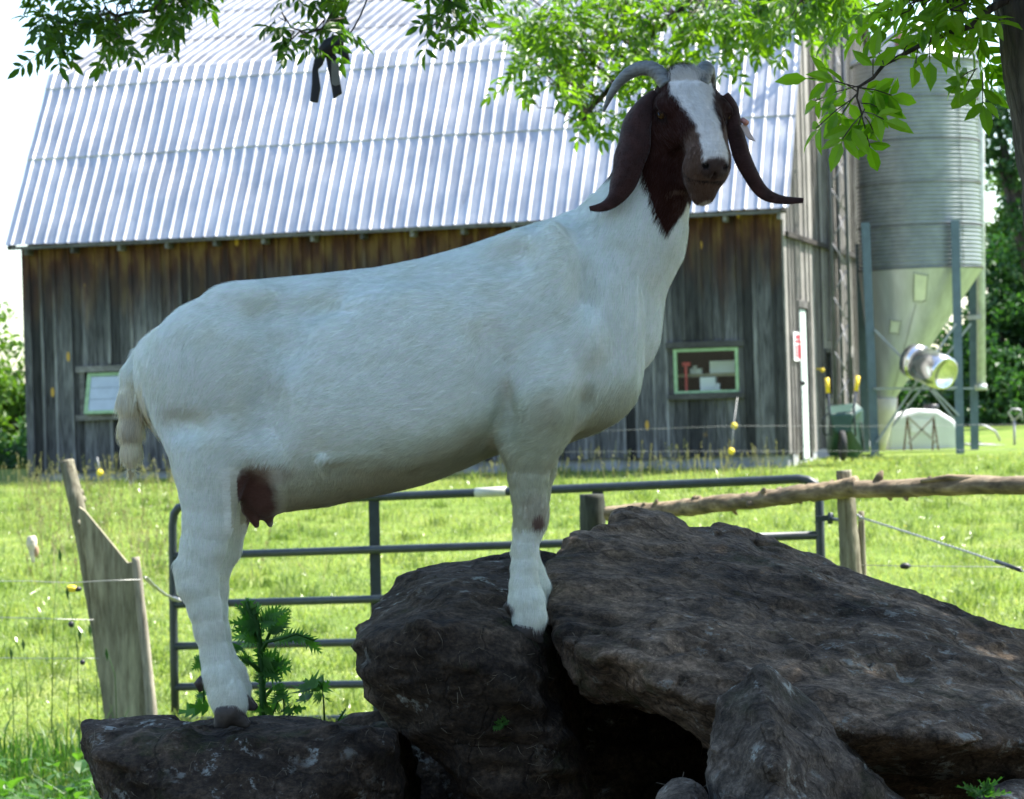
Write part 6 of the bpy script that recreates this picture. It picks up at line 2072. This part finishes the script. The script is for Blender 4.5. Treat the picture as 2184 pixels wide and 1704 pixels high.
clumptree('broadleaf_tree', 'tall airy tree whose thin twigs show sky between trunk and silo', gb(2240, 54), [bl(2140, 300, 54, .55), bl(2120, 240, 54, .5), bl(2165, 380, 54, .45), bl(2130, 345, 54, .4), bl(2230, 300, 54, 1.2), bl(2160, 220, 54, .6), bl(2250, 500, 54, 1.2)], 4200, .17, far_d, 6)
clumptree('broadleaf_tree', 'dark trees low behind the white tank and silo legs', gb(1950, 62), [bl(1900, 900, 62, 1.3), bl(2000, 880, 62, 1.5), bl(2080, 940, 60, 1.3), bl(1950, 800, 63, 1.5), bl(2060, 780, 63, 1.4)], 9000, .2, far_d, 7)
for i, (px_, d_, s_) in enumerate([(-420, 60, 1.2), (-700, 64, 1.5), (2500, 60, 1.3), (2800, 62, 1.5)]):
    clumptree('broadleaf_tree', ['green tree outside the left edge', 'far green tree outside the left edge', 'green tree outside the right edge', 'far green tree outside the right edge'][i], gb(px_, d_), [bl(px_, 560, d_, 2.4 * s_), bl(px_ - 90, 720, d_, 2.0 * s_), bl(px_ + 110, 740, d_, 2.2 * s_)], 6000, .3, far_b if i % 2 else far_d, 20 + i)

for i, (x_, y_, h_) in enumerate([(-7, -8, 7), (-2.5, -9, 8), (2.5, -10, 7), (7, -7, 8), (9.5, -1, 8)]):  # unseen trees added to cut the sky light from the camera side
    q = Vector((x_, y_, .0)); s_ = h_ / 7
    clumptree('light_block_tree', 'unseen tree added behind the camera to block light, %s' % ['far left', 'left of centre', 'right of centre', 'far right', 'right side'][i], (x_, y_, 0), [((x_, y_, 2.0), (2.3, 2.0, 1.7)), ((x_ + .8, y_, 4.2 * s_), (2.6, 2.2, 2.0)), ((x_ - .9, y_ + .3, 5.8 * s_), (2.1, 2.0, 1.6))], 5000, .34, far_d, 40 + i)
# ---------------------------------------------------------------- thistle and weeds
def jag(mb, base, d, nn, L, W, k=7, rnd=.5, bend=.3, spike=.9):
    """spiny lobed leaf, strip with saw teeth on both sides"""
    base, d, nn = Vector(base), Vector(d).normalized(), Vector(nn)
    s = d.cross(nn).normalized(); u = s.cross(d)
    vs, fs = [], []
    for i in range(k + 1):
        t = i / k
        c = base + d * L * t - u * L * bend * t * t
        w_ = W * (.35 + .65 * math.sin(math.pi * min(1, t + .12))) * (1 - t * .75)
        vs += [c - s * w_ * .30, c + s * w_ * .30]
    for i in range(k):
        fs.append((2 * i, 2 * i + 1, 2 * i + 3, 2 * i + 2))
    n0 = len(vs)
    for i in range(k):
        t = (i + .5) / k
        c = base + d * L * (t + .10) - u * L * bend * t * t
        w_ = W * (.35 + .65 * math.sin(math.pi * min(1, t + .12))) * (1 - t * .6)
        for q, (a, b_) in ((-1, (2 * i, 2 * i + 2)), (1, (2 * i + 1, 2 * i + 3))):
            tipv = c + s * q * w_ * random.uniform(.8, 1.25) * spike + u * w_ * random.uniform(-.1, .5) + d * L * .06
            vs.append(tipv); fs.append((a, len(vs) - 1, b_) if q < 0 else (a, b_, len(vs) - 1))
    tipv = base + d * L * 1.12 - u * L * bend * 1.15
    vs.append(tipv); fs.append((2 * k, 2 * k + 1, len(vs) - 1))
    mb.add(vs, fs, rnd=rnd)


th_m = leafmat('thistle_leaf', (.035, .12, .022), (.075, .18, .035), .42, .55, (1.7, 2.1, .6))
random.seed(31)
DT = 5.55
th = thing('thistle', 'tall spiny green thistle growing behind the left boulder beside the hind leg', 'thistle', P(566, 1560, DT))
def T(x, y, dd_=0): return P((700 + x * .3111) * .6076, (2050 + y * .3111) * .6076, DT + dd_)
stem = [T(720, 1560), T(715, 1300), T(700, 1000), T(690, 780), T(670, 600), T(650, 450), T(560, 300), T(530, 200)]
mb = MB(); mb.tube(stem, [.0085, .008, .0075, .007, .006, .006, .005, .003], 8)
sb = [(stem[3], T(790, 560, .02), T(870, 460, .03)), (stem[2], T(560, 850, .02), T(440, 690, .03)), (stem[2], T(560, 880, -.02), T(400, 800, -.03)), (stem[4], T(560, 480), T(470, 400)), (stem[3], T(760, 650, -.03), T(900, 620, -.04), T(1100, 560, -.05), T(1300, 640, -.05)), (stem[4], T(620, 330), T(640, 230)), (stem[1], T(820, 1180, .02), T(900, 1120, .03))]
for q in sb: mb.tube(list(q), list(np.linspace(.005, .002, len(q))), 6)
mb.build('stem', th_m, th)
mb = MB()
cam_n = Vector((0, -1, .25))
# along the stem: spine wings
for a, b_ in zip(stem[:-1], stem[1:]):
    for i in range(9):
        p = a.lerp(b_, i / 9); q = 1 if i % 2 else -1
        mb.add([p + Vector((0, 0, -.006)), p + Vector((0, 0, .006)), p + Vector((q * random.uniform(.012, .02), random.uniform(-.01, .01), random.uniform(0, .008)))], [(0, 1, 2)], rnd=random.random())
def lf(x0, y0, x1, y1, W, k=7, bend=.1, dd_=0):
    a, b_ = T(x0, y0, dd_), T(x1, y1, dd_ + random.uniform(-.05, .05))
    jag(mb, a, b_ - a, cam_n + Vector((random.uniform(-.5, .5), 0, random.uniform(-.3, .6))), (b_ - a).length / 1.05, W * 1.05, k, random.random(), bend)
for q in [(650, 420, 400, 215, .030), (620, 380, 530, 160, .030), (640, 420, 470, 300, .035), (650, 450, 350, 430, .034), (660, 480, 370, 520, .034), (650, 560, 340, 600, .036), (660, 600, 420, 700, .03),
          (640, 350, 650, 185, .022), (660, 430, 740, 340, .028), (700, 420, 920, 230, .030), (740, 400, 1010, 270, .026), (790, 540, 1040, 350, .034), (800, 560, 1000, 430, .034), (860, 450, 1030, 300, .026), (690, 460, 860, 420, .032), (700, 480, 790, 520, .03),
          (440, 690, 360, 790, .03), (560, 850, 440, 820, .028), (400, 800, 340, 700, .03), (560, 880, 460, 870, .02), (540, 820, 600, 930, .02),
          (700, 860, 890, 750, .03), (710, 880, 1020, 880, .040), (720, 930, 1025, 960, .055), (720, 960, 920, 1080, .045), (700, 960, 610, 1010, .03), (700, 900, 820, 830, .04), (700, 1020, 770, 1090, .03), (690, 1040, 630, 1060, .022),
          (900, 620, 1130, 580, .032), (980, 600, 1280, 600, .030), (1080, 600, 1290, 640, .024), (1180, 590, 1400, 790, .026), (830, 640, 960, 600, .026),
          (710, 1240, 610, 1200, .02), (720, 1400, 600, 1440, .02), (820, 1180, 960, 1160, .02), (900, 1120, 940, 1240, .02), (540, 180, 545, 130, .012), (600, 520, 480, 560, .04), (620, 600, 520, 640, .035), (620, 470, 520, 420, .035), (580, 330, 480, 260, .03)]:
    lf(*q)
mb.build('leaves', th_m, th)
# lower weeds right of the thistle
wd = thing('weed', 'low leafy weed with thin stems right of the thistle', 'weed', P(690, 1545, 5.6))
mb = MB()
for q in ((1410, 1560, 1400, 1330, 1380, 1150), (960, 1560, 950, 1330, 940, 1160), (790, 1560, 880, 1330, 1000, 1260), (1000, 1500, 1080, 1380, 1180, 1400), (1560, 1540, 1620, 1450, 1650, 1400)):
    mb.tube([T(q[0], q[1]), T(q[2], q[3]), T(q[4], q[5])], [.0025, .002, .001], 5)
mb.build('stem', th_m, wd)
mb = MB()
for q in [(1380, 1180, 1160, 1060, .045, 4), (1230, 1200, 1170, 1100, .06, 3), (1240, 1080, 1310, 1160, .05, 3), (1380, 1200, 1460, 1090, .03, 4), (1390, 1100, 1330, 1060, .03, 4), (1400, 1270, 1480, 1310, .03, 5), (1380, 1280, 1270, 1250, .03, 5), (1270, 1260, 1060, 1300, .035, 6), (1150, 1240, 1180, 1330, .02, 4),
          (950, 1240, 1030, 1370, .03, 6), (940, 1230, 820, 1340, .035, 6), (880, 1330, 790, 1440, .035, 6), (930, 1260, 870, 1180, .03, 5), (960, 1400, 1060, 1460, .03, 5), (960, 1400, 870, 1450, .03, 5), (1060, 1420, 1200, 1395, .02, 3), (1600, 1480, 1655, 1400, .012, 3), (1580, 1510, 1530, 1490, .02, 4), (830, 1440, 700, 1420, .03, 4), (1580, 1520, 1680, 1520, .02, 4),
          (100, 1400, -120, 1370, .03, 3), (20, 1420, -260, 1440, .03, 3)]:
    lf(*q)
mb.build('leaves', th_m, wd)
wd2 = thing('weed', 'tiny spiny weed peeping out left of the near hind leg', 'weed', P(430, 1540, 5.6))
mb = MB(); mb.tube([T(60, 1440), T(20, 900), T(-60, 820)], .002, 5); mb.build('stem', th_m, wd2)
mb = MB()
for q in [(40, 870, -80, 960, .03), (20, 880, -40, 790, .025), (60, 1260, -60, 1330, .03), (90, 1230, -60, 1260, .02)]: lf(*q)
mb.build('leaves', th_m, wd2)

# broad weeds and tall stalks in the lower left corner
rg = np.random.default_rng(77)
O, D_, LL = [], [], []
for _ in range(420):
    y = rg.uniform(9.0, 12.6); x = (rg.uniform(-200, 240) - CX) / FPX * y
    g0 = gz1(x, y); mx = min(.5, max(.04, (CAMZ - (1640 + rg.uniform(-40, 60) - 880) / FPX * y) - g0))
    O.append((x, y, g0 + mx * rg.random())); a = rg.random() * 6.28; D_.append((math.cos(a), math.sin(a), rg.uniform(-.1, .8))); LL.append(rg.uniform(.05, .13))
O, D_, LL = np.array(O), np.array(D_), np.array(LL)
V, F, R = leaflets(O, D_, np.tile([0, 0, 1.0], (len(O), 1)), LL, LL * .55, rg.random(len(O)))
V5, F5, R5 = blades(5200, lambda r, n: ((r.uniform(-160, 260, n) - CX) / FPX * (yy := r.uniform(9, 13.4, n)), yy), .10, .42, .004, 8, lean=.5)
o = link('weeds', np_mesh('weeds', np.concatenate([V, V5]), np.concatenate([F, F5 + len(V)]), False, {'rnd': np.concatenate([R, R5])}), leafmat('weed_leaf_shaded', (.03, .09, .015), (.07, .15, .03), .4, .45, (1.8, 2.1, .6)))  # darker leaf colour stands in for the shade in this corner
tag(o, 'tall grass and broad weeds in shade at the lower left corner', 'weeds', kind='stuff')
mb = MB()
for (x, y, h, l) in ((110, 1500, 330, -8), (60, 1560, 200, 6), (170, 1500, 250, 14), (210, 1520, 190, 10), (140, 1600, 260, -14), (30, 1620, 240, 4), (250, 1500, 120, 12)):
    d_ = 12.4
    p = [P(x, y + 60, d_), P(x - l * .4, y - h * .5, d_), P(x - l * 2, y - h, d_)]
    mb.tube(p, [.0025, .002, .0008], 5)
    mb.slab([p[2], p[2] + Vector((.012, 0, -.03)), p[2] + Vector((.004, 0, -.07)), p[2] + Vector((-.006, 0, -.03))], (0, 1, 0), .001)
tag(mb.build('tall_stalks', bpy.data.materials['weed_leaf_shaded']), 'few tall thin green stalks left of the split plank', 'grass', kind='stuff')
# dry straws on the boulders
st_m = leafmat('dry_straw', (.12, .10, .07), (.24, .21, .15), .3, .7, (1.2, 1.1, 1))
mb = MB()
dg = bpy.context.evaluated_depsgraph_get(); dg.update()
rg = np.random.default_rng(5)
for _ in range(560):
    x, y = rg.uniform(180, 2180), rg.uniform(1180, 1700)
    dr = (P(x, y, 1) - Vector((0, 0, CAMZ))).normalized()
    hit, loc, nr, idx, ob, _m = sc.ray_cast(dg, Vector((0, 0, CAMZ)), dr, distance=7)
    if not hit or not ob.name.startswith('boulder'): continue
    a = rg.normal(size=3); a = Vector(a) - nr * Vector(a).dot(nr); a.normalize()
    L = rg.uniform(.008, .035); s = a.cross(nr).normalized() * .0004
    p0 = loc + nr * .002; p1 = loc + a * L * .5 + nr * (.004 + L * rg.uniform(.05, .35)) + s * rg.uniform(-8, 8); p2 = loc + a * L + nr * .002
    mb.add([p0 - s, p0 + s, p1 + s, p1 - s, p2], [(0, 1, 2, 3), (3, 2, 4)], rnd=float(rg.random()))
tag(mb.build('dry_straws', st_m), 'fine dry straws scattered over the boulders', 'straw', kind='stuff')
# small green sprigs: on the middle boulder and the lower right corner
mb = MB()
def sprig(x, y, d_, n, L, jx=12):
    for _ in range(n):
        a = random.uniform(0, 6.28)
        b0 = P(x + random.uniform(-jx, jx), y + random.uniform(-6, 6), d_)
        jag(mb, b0, Vector((math.cos(a), -.4, abs(math.sin(a)) + .2)), Vector((0, -.7, .7)), L * random.uniform(.6, 1.2), L * .4, 4, random.random(), .3)
sprig(2090, 1694, 4.36, 10, .035, 22)
tag(mb.build('weed', th_m), 'small bright green weed among the rocks at the lower right corner', 'weed')
mb = MB()
dr = (P(1068, 1543, 1) - Vector((0, 0, CAMZ))).normalized()
hit, loc, nr, idx, ob, _m = sc.ray_cast(dg, Vector((0, 0, CAMZ)), dr, distance=7)
dd_ = loc.y if hit else 4.85
for _ in range(16):
    a = random.uniform(0, 6.28); jag(mb, P(1068 + random.uniform(-12, 12), 1543 + random.uniform(-5, 5), dd_), Vector((math.cos(a), -.5, math.sin(a) * .6 + .3)), Vector((0, -.7, .7)), .013, .008, 4, random.random(), .2)
tag(mb.build('moss_tuft', th_m), 'tiny green tuft on the face of the middle boulder', 'moss')
